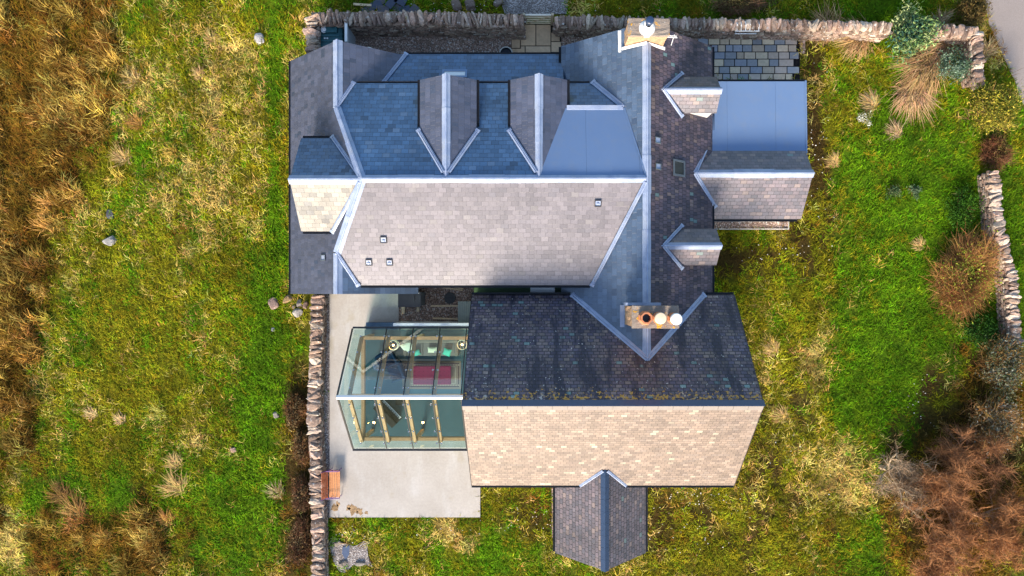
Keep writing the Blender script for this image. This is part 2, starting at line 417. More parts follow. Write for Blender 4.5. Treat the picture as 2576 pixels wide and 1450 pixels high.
# blobs in photograph coordinates: x, y, rx, ry, weights for the five kinds
BL = [
 (60, 120, 230, 240, (-.4, -.25, -.1, 1.05, .3)), (60, 420, 190, 210, (-.4, -.25, -.1, 1.0, .4)), (30, 700, 110, 200, (-.2, -.1, .15, .6, .1)), (260, 900, 120, 300, (.1, .35, .1, -.4, 0)), (330, 600, 90, 250, (.1, .3, .1, -.4, 0)),
 (30, 1000, 100, 150, (-.3, -.2, 0, .75, .2)), (150, 1340, 150, 130, (-.1, .0, -.1, .75, .35)), (330, 1360, 150, 90, (.0, .0, -.1, .7, .35)), (230, 1230, 110, 70, (.7, .2, -.2, -.4, .3)),
 (400, 140, 160, 140, (.1, .3, .3, .15, 0)), (560, 200, 150, 250, (.0, .35, .45, -.3, 0)), (620, 460, 120, 200, (.2, .35, .25, -.3, 0)),
 (430, 560, 200, 160, (.0, .2, .3, .15, 0)), (330, 820, 190, 160, (.15, .35, .05, .0, 0)), (560, 850, 160, 200, (.25, .35, .1, -.2, 0)),
 (690, 250, 22, 380, (1.0, .1, -.4, -.4, 0)), (712, 620, 30, 160, (.8, .4, -.1, -.3, 0)), (660, 900, 60, 200, (.9, .3, -.2, -.4, 0)),
 (300, 1080, 210, 120, (.1, .45, .1, .1, 0)), (440, 1240, 190, 110, (.35, .2, .0, .2, .1)), (620, 1320, 110, 160, (.7, .3, .0, -.3, 0)), (610, 1120, 100, 90, (.4, .3, .2, -.3, 0)),
 (755, 1250, 55, 260, (-.4, -.2, .0, .6, .9)), (750, 1020, 40, 90, (-.4, -.2, .1, .8, .8)), (720, 1330, 50, 120, (.0, -.1, .3, .3, .5)),
 (20, 1330, 45, 160, (-.5, .3, .9, .2, -.2)), (120, 1250, 60, 60, (.6, .1, -.2, .0, .2)),
 (2180, 420, 130, 260, (.7, .3, -.1, -.3, -.1)), (2350, 560, 150, 300, (.8, .25, -.15, -.5, -.1)), (2250, 900, 150, 200, (.9, .1, -.1, -.3, 0)),
 (2045, 300, 45, 330, (-.4, .1, .35, .2, .9)), (2130, 330, 60, 160, (.1, .3, .35, -.2, .2)), (1900, 640, 90, 50, (.1, .2, -.1, -.1, .7)),
 (1960, 760, 140, 110, (.3, .5, .1, -.2, .1)), (2000, 950, 110, 220, (-.1, .3, .4, .1, .15)), (1990, 1150, 110, 130, (-.2, .2, .5, .1, .2)),
 (2130, 1010, 90, 120, (1.0, .2, -.1, -.5, -.1)), (2030, 1280, 170, 130, (-.2, .4, .4, .15, .1)), (1760, 1300, 150, 130, (-.3, .3, .2, .1, .45)),
 (1900, 1420, 250, 70, (-.1, .5, .2, .1, .1)), (2180, 1400, 60, 110, (1.0, .1, -.3, -.3, 0)), (2420, 1290, 220, 190, (-.4, -.2, -.1, .9, .9)), (2470, 1000, 120, 160, (-.5, -.1, .2, .8, .6)),
 (2290, 1030, 80, 110, (.0, -.1, -.2, .1, .9)), (2480, 820, 70, 110, (.6, -.2, -.4, .0, .4)), (1300, 1300, 110, 60, (-.1, .2, .1, -.1, .6)),
 (1130, 1390, 200, 80, (.35, .4, .3, -.3, 0)), (1250, 1400, 60, 50, (1.0, .2, -.2, -.3, 0)), (880, 1330, 60, 40, (.1, .2, .1, .0, .5)),
 (1150, 10, 240, 25, (.4, .2, .1, -.1, .3)), (1560, 12, 180, 30, (.0, .5, .1, .1, .1)), (1860, 15, 130, 40, (.0, .2, .1, .2, .7)), (2200, 15, 250, 50, (.8, .2, -.3, -.1, .1)),
 (1830, 700, 60, 120, (.1, .3, -.3, .0, .8)), (1960, 640, 160, 60, (.0, .3, -.1, .2, .7)), (1950, 1050, 130, 330, (-.1, .15, -.1, .35, .45)), (1900, 1350, 330, 120, (-.1, .2, -.1, .35, .5)), (1300, 1300, 130, 80, (.0, .1, -.2, .25, .6)), (2060, 450, 50, 300, (.0, .0, .0, .4, .4)),
 (2140, 1240, 90, 60, (-.2, .1, 1.1, .0, .0)), (2080, 1180, 60, 50, (-.2, .1, .8, .0, .0)), (1190, 1370, 60, 30, (-.2, .1, 1.0, .0, -.2)), (1110, 1330, 40, 30, (-.2, .1, .9, .0, -.2)), (430, 1090, 110, 70, (-.1, .1, .6, .1, .0)), (560, 250, 60, 120, (-.1, .1, .5, .0, .0)), (640, 330, 40, 120, (-.1, .1, .5, .0, .0)), (2180, 270, 50, 40, (-.1, .0, .7, .2, .1)), (2080, 880, 60, 90, (-.1, .0, .5, .3, .3)),
 (2530, 300, 40, 300, (.3, .4, .0, .3, .1)), (2560, 620, 30, 300, (.9, .2, -.3, -.2, .1)), (2440, 80, 60, 60, (.2, .0, .0, .2, .5)),
]
BASE_W = np.array([.58, .55, .33, .20, .16])
def growth(X, Y):
    """class weights at ground points"""
    px = X / S(0) + NX; py = NY - Y / S(0)
    Wt = np.repeat(BASE_W[:, None], X.size, 1)
    for bx, by, rx, ry, ws in BL:
        g = np.exp(-(((px - bx) / rx) ** 2 + ((py - by) / ry) ** 2))
        Wt += np.array(ws)[:, None] * g
    for k in range(5):
        U = X * .95 + Y * .22; V_ = Y * .42 - X * .10      # drifts run roughly up and down the slope
        Wt[k] += 1.35 * (fbm(U + 31 * k, V_ + 17 * k, 100 + k, 4) - .5) + .55 * (vnoise(U * 2.6, V_ * 2.6, 50 + k) - .5)
    return Wt
gx = np.concatenate([[-600, -250, -120, -60, -40], np.linspace(-31, 31, 360), [40, 60, 120, 250, 600]])
gy = np.concatenate([[-600, -250, -120, -60, -35], np.linspace(-18, 18, 220), [35, 60, 120, 250, 600]])
GX, GY = np.meshgrid(gx, gy); nxg = len(gx); nyg = len(gy)
Wt = growth(GX.ravel(), GY.ravel())
E = np.exp(Wt * 5); E /= E.sum(0)
gcol = (E.T @ (PAL * np.array([.7, .55, .30, .28, .7])[:, None]) * (.6 + .9 * fbm(GX.ravel() * 1.1, GY.ravel() * 1.1, 61, 3)[:, None]))
hz = (fbm(GX.ravel() * .5, GY.ravel() * .5, 3) - .5) * .12
inside = (np.abs(GX.ravel() + .0) < 18) & (np.abs(GY.ravel()) < 14.5)
hz = np.where(inside, -.02 + hz * .15, hz * .3)
gv = np.stack([GX.ravel(), GY.ravel(), hz], 1)
ii = np.arange(nxg * nyg).reshape(nyg, nxg)
fq = np.stack([ii[:-1, :-1].ravel(), ii[:-1, 1:].ravel(), ii[1:, 1:].ravel(), ii[1:, :-1].ravel()], 1)
farf = np.clip((np.maximum(np.abs(GX.ravel()) - 31, np.abs(GY.ravel()) - 18)) / 1.5, 0, 1)[:, None]
gcol = gcol * (1 - farf) + np.array([.085, .085, .012]) * farf
A = Acc(); A.add(gv, fq.tolist(), gcol); structure(A.build('ground', M['earth'], smooth=True), 'field and garden ground of earth and short grass')

def sheet(name, pts, z, mat, label, th=.06, col=(1, 1, 1)):
    A = Acc(); n = len(pts)
    v = [(p[0], p[1], z) for p in pts] + [(p[0], p[1], z - th) for p in pts]
    f = [tuple(range(n)), tuple(range(n, 2 * n))[::-1]] + [(i, n + i, n + (i + 1) % n, (i + 1) % n) for i in range(n)]
    A.add(v, f, col); o = A.build(name, mat); return structure(o, label)
def prect(x0, y0, x1, y1, z=0):   # photo rectangle -> ccw points
    return [P(x0, y1, z)[:2], P(x1, y1, z)[:2], P(x1, y0, z)[:2], P(x0, y0, z)[:2]]
# road in the top right corner
def wob(pts, amp, seed, step=.4):
    out = []
    for i in range(len(pts) - 1):
        a, b = Vector(pts[i]), Vector(pts[i + 1]); L = (b - a).length; k = max(1, int(L / step))
        n = Vector((-(b - a).y, (b - a).x)).normalized()
        for j in range(k):
            q = a + (b - a) * j / k
            q = q + n * amp * (float(vnoise(np.array(q.x * 1.7), np.array(q.y * 1.7), seed)) - .5) * 2
            out.append(q[:])
    out.append(tuple(pts[-1])); return out
edge = wob([P(2420, -220)[:2], P(2470, 0)[:2], P(2513, 120)[:2], P(2572, 260)[:2], P(2700, 480)[:2], P(3100, 900)[:2]], .12, 5)
far = [P(3700, 900)[:2], P(3300, 350)[:2], P(3100, -220)[:2]]
road = sheet('road', (edge + far)[::-1], .05, M['asphalt'], 'pale tarmac lane crossing the top right corner')

# ---- ground surfaces round the house
terr = [P(829, 1302, .12)[:2], P(1208, 1302, .12)[:2], P(1208, 1120, .12)[:2], P(1190, 1120, .12)[:2], P(1190, 816, .12)[:2], P(1003, 816, .12)[:2], P(1003, 735, .12)[:2], P(829, 735, .12)[:2]]
terr_o = sheet('terrace', terr, .12, M['concrete'], 'pale concrete terrace round the glass room', .2)
sheet('gravel_strip', prect(811, 742, 829, 1305), .04, M['gravel_grey'], 'grey gravel strip between terrace and stone wall')
sheet('yard_gravel', prect(885, 75, 1300, 140), .03, M['gravel_brown'], 'brown gravel of the back yard west of the flagstones')
sheet('side_gravel', prect(1398, 75, 2025, 135), .03, M['gravel_brown'], 'brown gravel along the wall east of the gate')
sheet('court_gravel', prect(985, 700, 1200, 830), .035, M['gravel_brown'], 'dark bark chip court between house and glass room')
sheet('drive_gravel', [P(1270, 36)[:2], P(1425, 36)[:2], P(1440, -60)[:2], P(1240, -60)[:2]], .03, M['gravel_grey'], 'grey gravel path outside the gate')
gp = wob([P(836, 1358)[:2], P(930, 1365)[:2], P(938, 1425)[:2], P(840, 1432)[:2], P(836, 1358)[:2]], .3, 8, .15)[:-1]
sheet('gravel_patch', gp[::-1], .03, M['gravel_grey'], 'patch of pale gravel in the grass below the terrace')
sheet('margin_gravel', prect(1388, 1222, 1400, 1352), .03, M['gravel_brown'], 'narrow gravel margin beside the porch')
# rust coloured damp stains on the terrace: thin spalled patches
A = Acc()
for cx, cy, r in ((888, 1284, .30), (876, 1278, .16), (905, 1288, .2), (921, 1291, .10), (843, 1279, .22), (850, 1268, .12)):
    c = P(cx, cy, .12); k = 14
    vv = [(c.x, c.y, .124)] + [(c.x + r * (.5 + RS.rand() * .8) * math.cos(t), c.y + r * (.4 + RS.rand() * .9) * math.sin(t), .124) for t in np.linspace(0, 2 * math.pi, k, endpoint=False)]
    A.add(vv, [(0, 1 + i, 1 + (i + 1) % k) for i in range(k)], (.30, .20, .11))
keep(A.build('damp_stain', M['earth']), terr_o)

# flagstones by the gate
def pavers(name, label, rects, z, base_cols, bed):
    A = Acc()
    for i, (x0, y0, x1, y1) in enumerate(rects):
        a = P(x0, y1, z); b = P(x1, y0, z); g = .022
        c = np.array(base_cols[RS.randint(len(base_cols))]) * (.85 + .3 * RS.rand())
        A.box((a.x + g, a.y + g, z - .04), (b.x - g, b.y - g, z + RS.rand() * .006), c, bev=.008)
    X0 = min(r[0] for r in rects); Y0 = min(r[1] for r in rects); X1 = max(r[2] for r in rects); Y1 = max(r[3] for r in rects)
    o = A.build(name, M['paver']); structure(o, label)
    a = P(X0, Y1); b = P(X1, Y0); B = Acc(); B.box((a.x, a.y, z - .08), (b.x, b.y, z - .022), bed)
    keep(B.build('bedding', M['earth']), o); return o
fl = [(1286, 77, 1309, 122), (1309, 62, 1348, 116), (1348, 62, 1386, 116), (1386, 82, 1409, 105), (1386, 105, 1412, 132), (1309, 116, 1321, 126), (1321, 116, 1386, 132), (1286, 122, 1321, 136), (1321, 130, 1386, 142), (1386, 132, 1412, 142)]
pavers('flagstone_path', 'large buff flagstones leading from the gate to the house', fl, .07, [(.60, .40, .235), (.55, .37, .225), (.64, .44, .27)], (.05, .04, .03))
rects = []; rows = [93, 113, 131, 149, 167.5, 185.5, 203]
for i in range(6):
    x = 1756 if i == 0 else 1790; end = [2006, 2004, 2010, 1997, 2011, 1994][i]
    first = [26, 16, 7, 31, 19, 28][i]; x += first; rects.append((x - first, rows[i], x, rows[i + 1]))
    while x < end - 8:
        wd = RS.choice([19, 24, 27, 29, 31]); x2 = min(x + wd, end)
        if end - x2 < 12: x2 = end
        rects.append((x, rows[i], x2, rows[i + 1])); x = x2
pavers('stone_patio', 'patio of mixed buff and blue grey paving setts in rows', rects, .09,
       [(.58, .46, .32), (.44, .36, .28), (.26, .27, .28), (.32, .34, .38), (.66, .54, .37), (.48, .39, .31), (.30, .31, .32), (.54, .43, .31)], (.012, .011, .012))
# raised gravel bed edged in stone by the annex
a = P(1790, 576); b = P(1980, 552)
A = Acc(); A.box((a.x, a.y, 0), (b.x, b.y, .10)); bed = A.build('gravel_bed', M['gravel_brown']); structure(bed, 'long narrow gravel bed under the annex eaves')
A = Acc()
for q0, q1 in (((a.x, a.y - .05), (b.x + .05, a.y)), ((b.x, a.y), (b.x + .05, b.y))): A.box((q0[0], q0[1], 0), (q1[0], q1[1], .16), (.55, .50, .44))
keep(A.build('kerb', M['stone']), bed)

# ================================================================== THE HOUSE
house = thing('house', (0, 4, 0), 'large slate roofed house with two chimneys, dormers and several joined wings', 'house')
def part(o, parent=house): return keep(o, parent)
def slab(pts, mat, name='roof_slope', th=.09, parent=house, edge='edge'):
    pts = [Vector(p) for p in pts]
    n = Vector((0, 0, 0))
    for i in range(len(pts)):
        a, b = pts[i], pts[(i + 1) % len(pts)]
        n += Vector(((a.y - b.y) * (a.z + b.z), (a.z - b.z) * (a.x + b.x), (a.x - b.x) * (a.y + b.y)))
    n.normalize()
    if n.z < 0: pts = pts[::-1]; n = -n
    e = n.cross(Vector((0, 0, 1))); e.normalize() if e.length > 1e-4 else e
    if e.length < .5: e = Vector((1, 0, 0))
    d = n.cross(e); d = d if d.z > 0 else -d
    k = len(pts); vv = [p[:] for p in pts] + [(p - n * th)[:] for p in pts]
    f = [tuple(range(k)), tuple(range(k, 2 * k))[::-1]] + [(i, k + i, k + (i + 1) % k, (i + 1) % k) for i in range(k)]
    me = bpy.data.meshes.new(name); me.from_pydata(vv, [], f)
    me.materials.append(M[mat] if isinstance(mat, str) else mat); me.materials.append(M[edge])
    for q in me.polygons: q.material_index = 0 if q.index == 0 else 1
    uvl = me.uv_layers.new(name='UVMap'); vm = max(p.dot(d) for p in pts)
    for lp in me.loops:
        p = Vector(me.vertices[lp.vertex_index].co); uvl.data[lp.index].uv = (p.dot(e), p.dot(d) - vm)
    me.update(); o = bpy.data.objects.new(name, me); COL.objects.link(o)
    return keep(o, parent)
def ridge(p0, p1, w=.17, sl=.4, sr=.4, mat='lead', name='ridge_flashing', parent=house, roll=True, lift=.03):
    A = Acc(); L = lift
    prof = [(-w, -sl * w + L - .03), (-w, -sl * w + L)]
    prof += [(-.05, L + .015 - sl * .05), (-.03, L + .045), (.03, L + .045), (.05, L + .015 - sr * .05)] if roll else [(-.0, L + .02)]
    prof += [(w, -sr * w + L), (w, -sr * w + L - .03), (0, L - .05)]
    p0 = Vector(p0); p1 = Vector(p1); n = max(1, int((p1 - p0).length / 1.5))
    for i in range(n):   # lead laid in lapped lengths
        a = p0.lerp(p1, i / n); b = p0.lerp(p1, (i + 1.02) / n) if i < n - 1 else p1
        dz = Vector((0, 0, .014 * (i % 2))); k_ = RS.uniform(.90, 1.08); A.sweep([(q[0] * k_, q[1]) for q in prof], a + dz, b + dz)
    return keep(A.build(name, M[mat]), parent)
def valley(p0, p1, w=.085, name='valley_flashing', parent=house, lift=.075, mat='lead', flare=True):
    A = Acc(); p0 = Vector(p0); p1 = Vector(p1); L = lift
    prof = [(-w, L - .03), (-w, L), (-w * .35, L + .03), (0, L - .005), (w * .35, L + .03), (w, L), (w, L - .03)]
    n = max(1, int((p1 - p0).length / 1.4))
    for i in range(n):
        a = p0.lerp(p1, i / n); b = p0.lerp(p1, (i + 1.02) / n) if i < n - 1 else p1
        dz = Vector((0, 0, .008 * (i % 2))); A.sweep(prof, a + dz, b + dz)
    if flare:
        d = (p1 - p0).normalized(); A.sweep([(-w * 1.25, L + .02), (0, L + .035), (w * 1.25, L + .02), (w * 1.1, L - .03), (-w * 1.1, L - .03)], p1 - d * .05, p1 + d * .07)
    return keep(A.build(name, M[mat]), parent)
def gutter(p0, p1, r=.065, parent=house, off=(0, 0)):
    A = Acc(); p0 = Vector(p0) + Vector((off[0], off[1], -.06)); p1 = Vector(p1) + Vector((off[0], off[1], -.06))
    prof = [(r * math.cos(t), r * math.sin(t)) for t in np.linspace(math.pi, 2 * math.pi, 9)] + [(r * .8, 0), (0, -r * .75), (-r * .8, 0)]
    A.sweep(prof, p0, p1); A.sweep([(-r * .2, 0), (r * .2, 0), (r * .2, -.16), (-r * .2, -.16)], p0, p1)
    return keep(A.build('gutter', M['black']), parent)
def walls(fp, ze, mat='render', z0=-.05, name='wall', parent=house, tops=None):
    """closed prism over footprint; tops gives the height at each corner"""
    A = Acc(); n = len(fp); tops = tops or [ze] * n
    v = [(p[0], p[1], z0) for p in fp] + [(p[0], p[1], t) for p, t in zip(fp, tops)]
    f = [tuple(range(n))[::-1], tuple(range(n, 2 * n))] + [(i, (i + 1) % n, n + (i + 1) % n, n + i) for i in range(n)]
    A.add(v, f); return keep(A.build(name, M[mat]), parent)
def gable(x0, x1, y0, y1, ze, zr, axis, mat='render', parent=house, name='wall'):
    """solid wall block with gable ends under a pitched roof; ridge along axis"""
    A = Acc(); z0 = -.05
    if axis == 'x':
        m = (y0 + y1) / 2; sec = [(y0, z0), (y1, z0), (y1, ze), (m, zr), (y0, ze)]
        v = [(x, a, b) for x in (x0, x1) for a, b in sec]
    else:
        m = (x0 + x1) / 2; sec = [(x0, z0), (x1, z0), (x1, ze), (m, zr), (x0, ze)]
        v = [(a, y, b) for y in (y0, y1) for a, b in sec]
    f = [(i, (i + 1) % 5, 5 + (i + 1) % 5, 5 + i) for i in range(5)] + [(0, 1, 2, 3, 4)[::-1], (5, 6, 7, 8, 9)]
    A.add(v, f); return keep(A.build(name, M[mat]), parent)

# --- key lines (metres)
WX0, WXR, WXE = -11.97, -8.884, -5.61        # west wing: west eaves, ridge, east eaves
WZ0, WZR = 2.30, 5.054; WYN, WYS = 11.37, -.13
wE = lambda x: WZR - .73 * (x - WXR)
MRY, MRZ = 4.886, 6.35; sN, sS = .376, .41   # main ridge
APX = WX0 + (MRZ - WZ0) / .891
HN = (WXR, MRY + (MRZ - WZR) / sN, WZR); HS = (WXR, MRY - (MRZ - WZR) / sS, WZR); AP = (APX, MRY, MRZ)
mN = lambda y: MRZ - sN * (y - MRY)
mS = lambda y: MRZ - sS * (MRY - y)
YNE, YSE = 9.566, .276
TX, TZ, TE, TW, TZE = 4.963, 6.30, 8.58, 1.345, 3.33; TYN = 11.72   # north-south range
SRY, SRZ, SN_, SS_, SZE = -4.695, 7.91, -.17, -9.18, 3.75; SX0, SX1 = -2.91, 9.505  # south range

# walls under the roofs
gable(WX0 + .2, -6.0, .05, WYN - .1, WZ0 - .1, WZR - .45, 'y', 'greyclad')
A = Acc()
for xe, ze in ((WX0, WZ0), (WXE, wE(WXE))): A.sweep([(-.02, -.30), (-.02, -.10), (.02, -.10), (.02, -.30)], (WXR, WYS + .03, WZR), (xe, WYS + .03, ze))
part(A.build('bargeboard', M['white']))
walls([(-7.3, .5), (4.9, .5), (4.9, 9.45), (-7.3, 9.45)], 4.3, 'greyclad')
walls([(-6.3, 9.3), (1.6, 9.3), (1.6, 11.25), (-6.3, 11.25)], 2.92)
gable(TW + .25, TE - .2, -3.0, TYN - .12, TZE - .05, TZ - .25, 'y')
gable(SX0 + .12, SX1 - .12, SS_ + .2, SN_ - .2, SZE - .1, SRZ - .2, 'x')
gable(8.3, 12.95, 3.65, 7.35, 2.62, 4.05, 'x')
walls([(8.4, 6.9), (12.98, 6.9), (12.98, 9.98), (8.4, 9.98)], 3.0)
gable(1.22, 5.39, -12.75, -8.6, 2.4, 4.45, 'y')

# --- west wing
slab([(WX0, WYS, WZ0), (WXR, WYS, WZR), HS, AP, HN, (WXR, WYN, WZR), (WX0, WYN, WZ0)], 'slate_grey')
slab([(WXR, 9.0, WZR), (WXR, WYN, WZR), (WXE, WYN, wE(WXE)), (WXE, 9.0, wE(WXE))], 'slate_grey')
slab([(WXR, WYS, WZR), (WXR, 2.2, WZR), (WXE, 2.2, wE(WXE)), (WXE, WYS, wE(WXE))], 'slate_blue')
slab([(WXR, 2.21, WZR - .02), (WXR, 8.99, WZR - .02), (WXE, 8.99, wE(WXE) - .02), (WXE, 2.21, wE(WXE) - .02)], 'slate_blue')
ridge((WXR, HN[1], WZR), (WXR, WYN + .03, WZR), .20, .73, .89)
ridge((WXR, WYS, WZR), (WXR, HS[1], WZR), .20, .73, .89)
ridge(AP, HN, .18, .1, .35)
ridge(AP, HS, .18, .35, .1)
gutter((WX0, WYS, WZ0), (WX0, WYN, WZ0), off=(-.05, 0))
# --- main east-west range
slab([AP, HN, (WXR, YNE, mN(YNE)), (4.9, YNE, mN(YNE)), (4.9, MRY, MRZ)], 'slate_new')
slab([AP, (4.9, MRY, MRZ), (4.9, YSE, mS(YSE)), (-8.0, YSE, mS(YSE)), HS], 'slate_main')
ridge((APX, MRY, MRZ), (TX - .05, MRY, MRZ), .18, .41, .376)
def vx(xe, ye, ze, xr, yr, zr): return valley((xr, yr, zr), (xe, ye, ze))
# valleys between main range and west wing
xv = WXR + (WZR - mN(YNE)) / .73; vx(xv, YNE, mN(YNE), *HN)
xv = WXR + (WZR - mS(YSE)) / .73; vx(xv, YSE, mS(YSE), *HS)
gutter((xv, YSE, mS(YSE)), (2.9, YSE, mS(YSE)), off=(0, -.05))
# valley main / north-south range
xs = TX - (TZ - mS(YSE)) / .82
valley((TX - .08, MRY - .15, MRZ - .04), (xs, YSE, mS(YSE)))
gutter((-8.1, YNE, mN(YNE)), (2.6, YNE, mN(YNE)), off=(0, .05))
# lower lean-to roof
lz = lambda y: 3.04 + .44 * (11.44 - y)
slab([(-7.6, 9.4, lz(9.4)), (TW + .1, 9.4, lz(9.4)), (TW + .1, 11.44, lz(11.44)), (-7.6, 11.44, lz(11.44))], 'slate_new')
gutter((-6.1, 11.44, 3.04), (TW, 11.44, 3.04), off=(0, .05))
valley((-7.1, 9.8, 3.76), (-6.12, 11.44, 3.05), .09)
# infill membrane and the steep slates below it
MZ = lambda y: 6.31 - (y - 4.95) * .236
slab([(.25, 4.95, MZ(4.95)), (4.9, 4.95, MZ(4.95)), (4.9, 8.18, MZ(8.18)), (.25, 8.18, MZ(8.18))], 'membrane')
slab([(.9, 8.17, 5.53), (4.3, 8.17, 5.53), (4.3, YNE + .02, 4.56), (.9, YNE + .02, 4.56)], 'slate_new')
A = Acc(); A.sweep([(-.11, .02), (-.1, .05), (.1, .05), (.11, .02)], (1.5, 8.19, 5.54), (4.02, 8.19, 5.54)); part(A.build('membrane_flashing', M['lead']))
valley((4.03, 8.2, 5.54), (2.75, 9.62, 4.56), .11)
A = Acc(); A.sweep([(-.03, .02), (-.03, .045), (.03, .045), (.03, .02)], (4.06, 8.18, 5.55), (4.93, 5.0, 6.31)); part(A.build('membrane_trim', M['membrane']))

# --- north-south range
slab([(TX, -4.6, TZ), (TX, TYN, TZ), (TW, TYN, TZE), (TW, -4.6, TZE)], 'slate_blue')
slab([(TX, -4.6, TZ), (TE, -4.6, TZE), (TE, TYN, TZE), (TX, TYN, TZ)], 'slate_tower')
ridge((TX, -3.9, TZ), (TX, 10.8, TZ), .19, .82, .82)
gutter((TW, YNE - .2, TZE), (TW, TYN, TZE), off=(-.05, 0))
gutter((TE, SN_, TZE), (TE, TYN, TZE), off=(.05, 0))
# --- south range
slab([(SX0, SRY, SRZ), (SX1, SRY, SRZ), (SX1, SN_, SZE), (SX0, SN_, SZE)], 'slate_old')
slab([(SX0, SRY, SRZ), (SX0, SS_, SZE), (SX1, SS_, SZE), (SX1, SRY, SRZ)], 'slate_south')
A = Acc(); A.sweep([(-.20, -.16), (-.20, -.12), (0, .07), (.02, .07), (.02, .03)], (SX0 - .03, SRY, SRZ), (SX1 + .03, SRY, SRZ)); part(A.build('ridge_flashing', M['navy']))
A = Acc(); xx = SX0
while xx < SX1 - .05:
    x2 = min(xx + .62, SX1); A.sweep([(.02, .045), (.03, .065), (.22, -.115), (.22, -.145), (.02, .02)], (xx, SRY, SRZ), (x2 - .012, SRY, SRZ), (1, 1, 1)); xx = x2
part(A.build('ridge_tiles', M['ridge_tile']))
gutter((SX0, SS_, SZE), (SX1, SS_, SZE), off=(0, -.05))
gutter((SX0, SN_, SZE), (1.9, SN_, SZE), off=(0, .05)); gutter((8.1, SN_, SZE), (SX1, SN_, SZE), off=(0, .05))
for sx in (SX0, SX1):      # verge trims
    for ye in (SN_, SS_):
        A = Acc(); A.sweep([(-.012, -.09), (-.012, .02), (.012, .02), (.012, -.09)], (sx, SRY, SRZ), (sx, ye, SZE)); part(A.build('verge_trim', M['black']))
valley((TX, -4.02, 6.30 + 1e-3 + .98), (TX, -4.03, 6.3), .01, flare=False) if False else None
# where the two old roofs meet
def sN_z(y): return SZE + (SN_ - y) * (SRZ - SZE) / (SN_ - SRY)
yv = SN_ - (TZ - SZE) * (SN_ - SRY) / (SRZ - SZE)
valley((TX, yv, TZ), (TX - (TZ - SZE) / .82, SN_, SZE), .12)
valley((TX, yv, TZ), (TX + (TZ - SZE) / .82, SN_, SZE), .12)
# --- annex
slab([(7.4, 5.5, 4.19), (13.06, 5.5, 4.19), (13.06, 3.51, 2.73), (7.4, 3.51, 2.73)], 'slate_annex')
slab([(7.4, 5.5, 4.19), (7.4, 6.75, 3.28), (13.06, 6.75, 3.28), (13.06, 5.5, 4.19)], 'slate_annex')
slab([(8.4, 6.70, 3.30), (8.4, 10.08, 3.20), (13.10, 10.08, 3.20), (13.10, 6.70, 3.30)], 'membrane')
A = Acc()
A.sweep([(-.04, -.1), (-.04, .03), (.03, .03), (.03, -.1)], (13.10, 6.6, 3.3), (13.10, 10.12, 3.2))
part(A.build('membrane_trim', M['membrane']))
gutter((8.9, 10.08, 3.2), (13.1, 10.08, 3.2), off=(0, .05))
ridge((7.5, 5.5, 4.19), (13.1, 5.5, 4.19), .20, .73, .73)
gutter((8.6, 3.51, 2.73), (12.9, 3.51, 2.73), off=(0, -.05))
valley((7.54, 5.5, 4.19), (8.2, 6.75, 3.5), .10, flare=False)
valley((7.54, 5.5, 4.19), (8.75, 4.05, 3.1), .10)
# --- porch
slab([(3.305, -8.0, 4.65), (3.305, -12.85, 4.65), (1.09, -12.85, 2.51), (1.09, -8.0, 2.51)], 'slate_porch')
slab([(3.305, -8.0, 4.65), (5.52, -8.0, 2.51), (5.52, -12.85, 2.51), (3.305, -12.85, 4.65)], 'slate_porch')
A = Acc(); yy = -12.88
while yy < -8.25:
    y2 = min(yy + .55, -8.2); A.sweep([(-.19, -.15), (-.19, -.10), (0, .06), (.19, -.10), (.19, -.15), (0, .0)], (3.305, yy, 4.65 + .006 * RS.rand()), (3.305, y2 - .008, 4.65)); yy = y2
part(A.build('ridge_tiles', M['navy']))
gutter((1.09, -9.2, 2.51), (1.09, -12.8, 2.51), off=(-.05, 0)); gutter((5.52, -9.2, 2.51), (5.52, -12.8, 2.51), off=(.05, 0))
valley((3.2, -8.25, 4.62), (2.2, -9.22, 3.68), .07, flare=False); valley((3.42, -8.25, 4.62), (4.42, -9.22, 3.68), .07, flare=False)

# --- dormers
def dormer_y(xr, hw, zr, ze, yf, yb, mat, rw=.175):
    """dormer facing north with its ridge along y"""
    s = (zr - ze) / hw
    A = Acc(); a = hw - .13; zz = ze - .1
    v = [(xr - a, yb, 4.2), (xr + a, yb, 4.2), (xr + a, yf - .12, 4.2), (xr - a, yf - .12, 4.2), (xr - a, yb, zz), (xr + a, yb, zz), (xr + a, yf - .12, zz), (xr - a, yf - .12, zz), (xr, yb, zr - .14), (xr, yf - .12, zr - .14)]
    A.add(v, [(0, 3, 2, 1), (0, 4, 7, 3), (1, 2, 6, 5), (3, 7, 9, 6, 2), (0, 1, 5, 8, 4), (4, 8, 9, 7), (5, 6, 9, 8)])
    d = keep(A.build('dormer', M['greyclad']), house)
    slab([(xr, yb, zr), (xr, yf, zr), (xr - hw, yf, ze), (xr - hw, yb, ze)], mat, parent=d)
    slab([(xr, yb, zr), (xr + hw, yb, ze), (xr + hw, yf, ze), (xr, yf, zr)], mat, parent=d)
    ridge((xr, yb, zr), (xr, yf + .03, zr), rw, s, s, parent=d)
    yj = MRY + (MRZ - ze) / sN
    for sg in (-1, 1):
        gutter((xr + sg * hw, yj + .1, ze), (xr + sg * hw, yf + .03, ze), parent=d, off=(sg * .05, 0))
    w_ = Acc(); w_.box((xr - .5, yf - .14, zz - .85), (xr + .5, yf - .09, zz - .05)); wd = keep(w_.build('window', M['pane']), d)
    return d
for xr in (-3.79, .258):
    d = dormer_y(xr, 1.27, 6.30, 5.5, 9.44, 4.95, 'slate_grey')
    yj = MRY + (MRZ - 5.5) / sN
    valley((xr - .12, MRY + .3, 6.27), (xr - 1.32, yj + .02, 5.5), .09, parent=d)
    if xr < 0: valley((xr + .12, MRY + .3, 6.27), (xr + 1.32, yj + .02, 5.5), .09, parent=d)
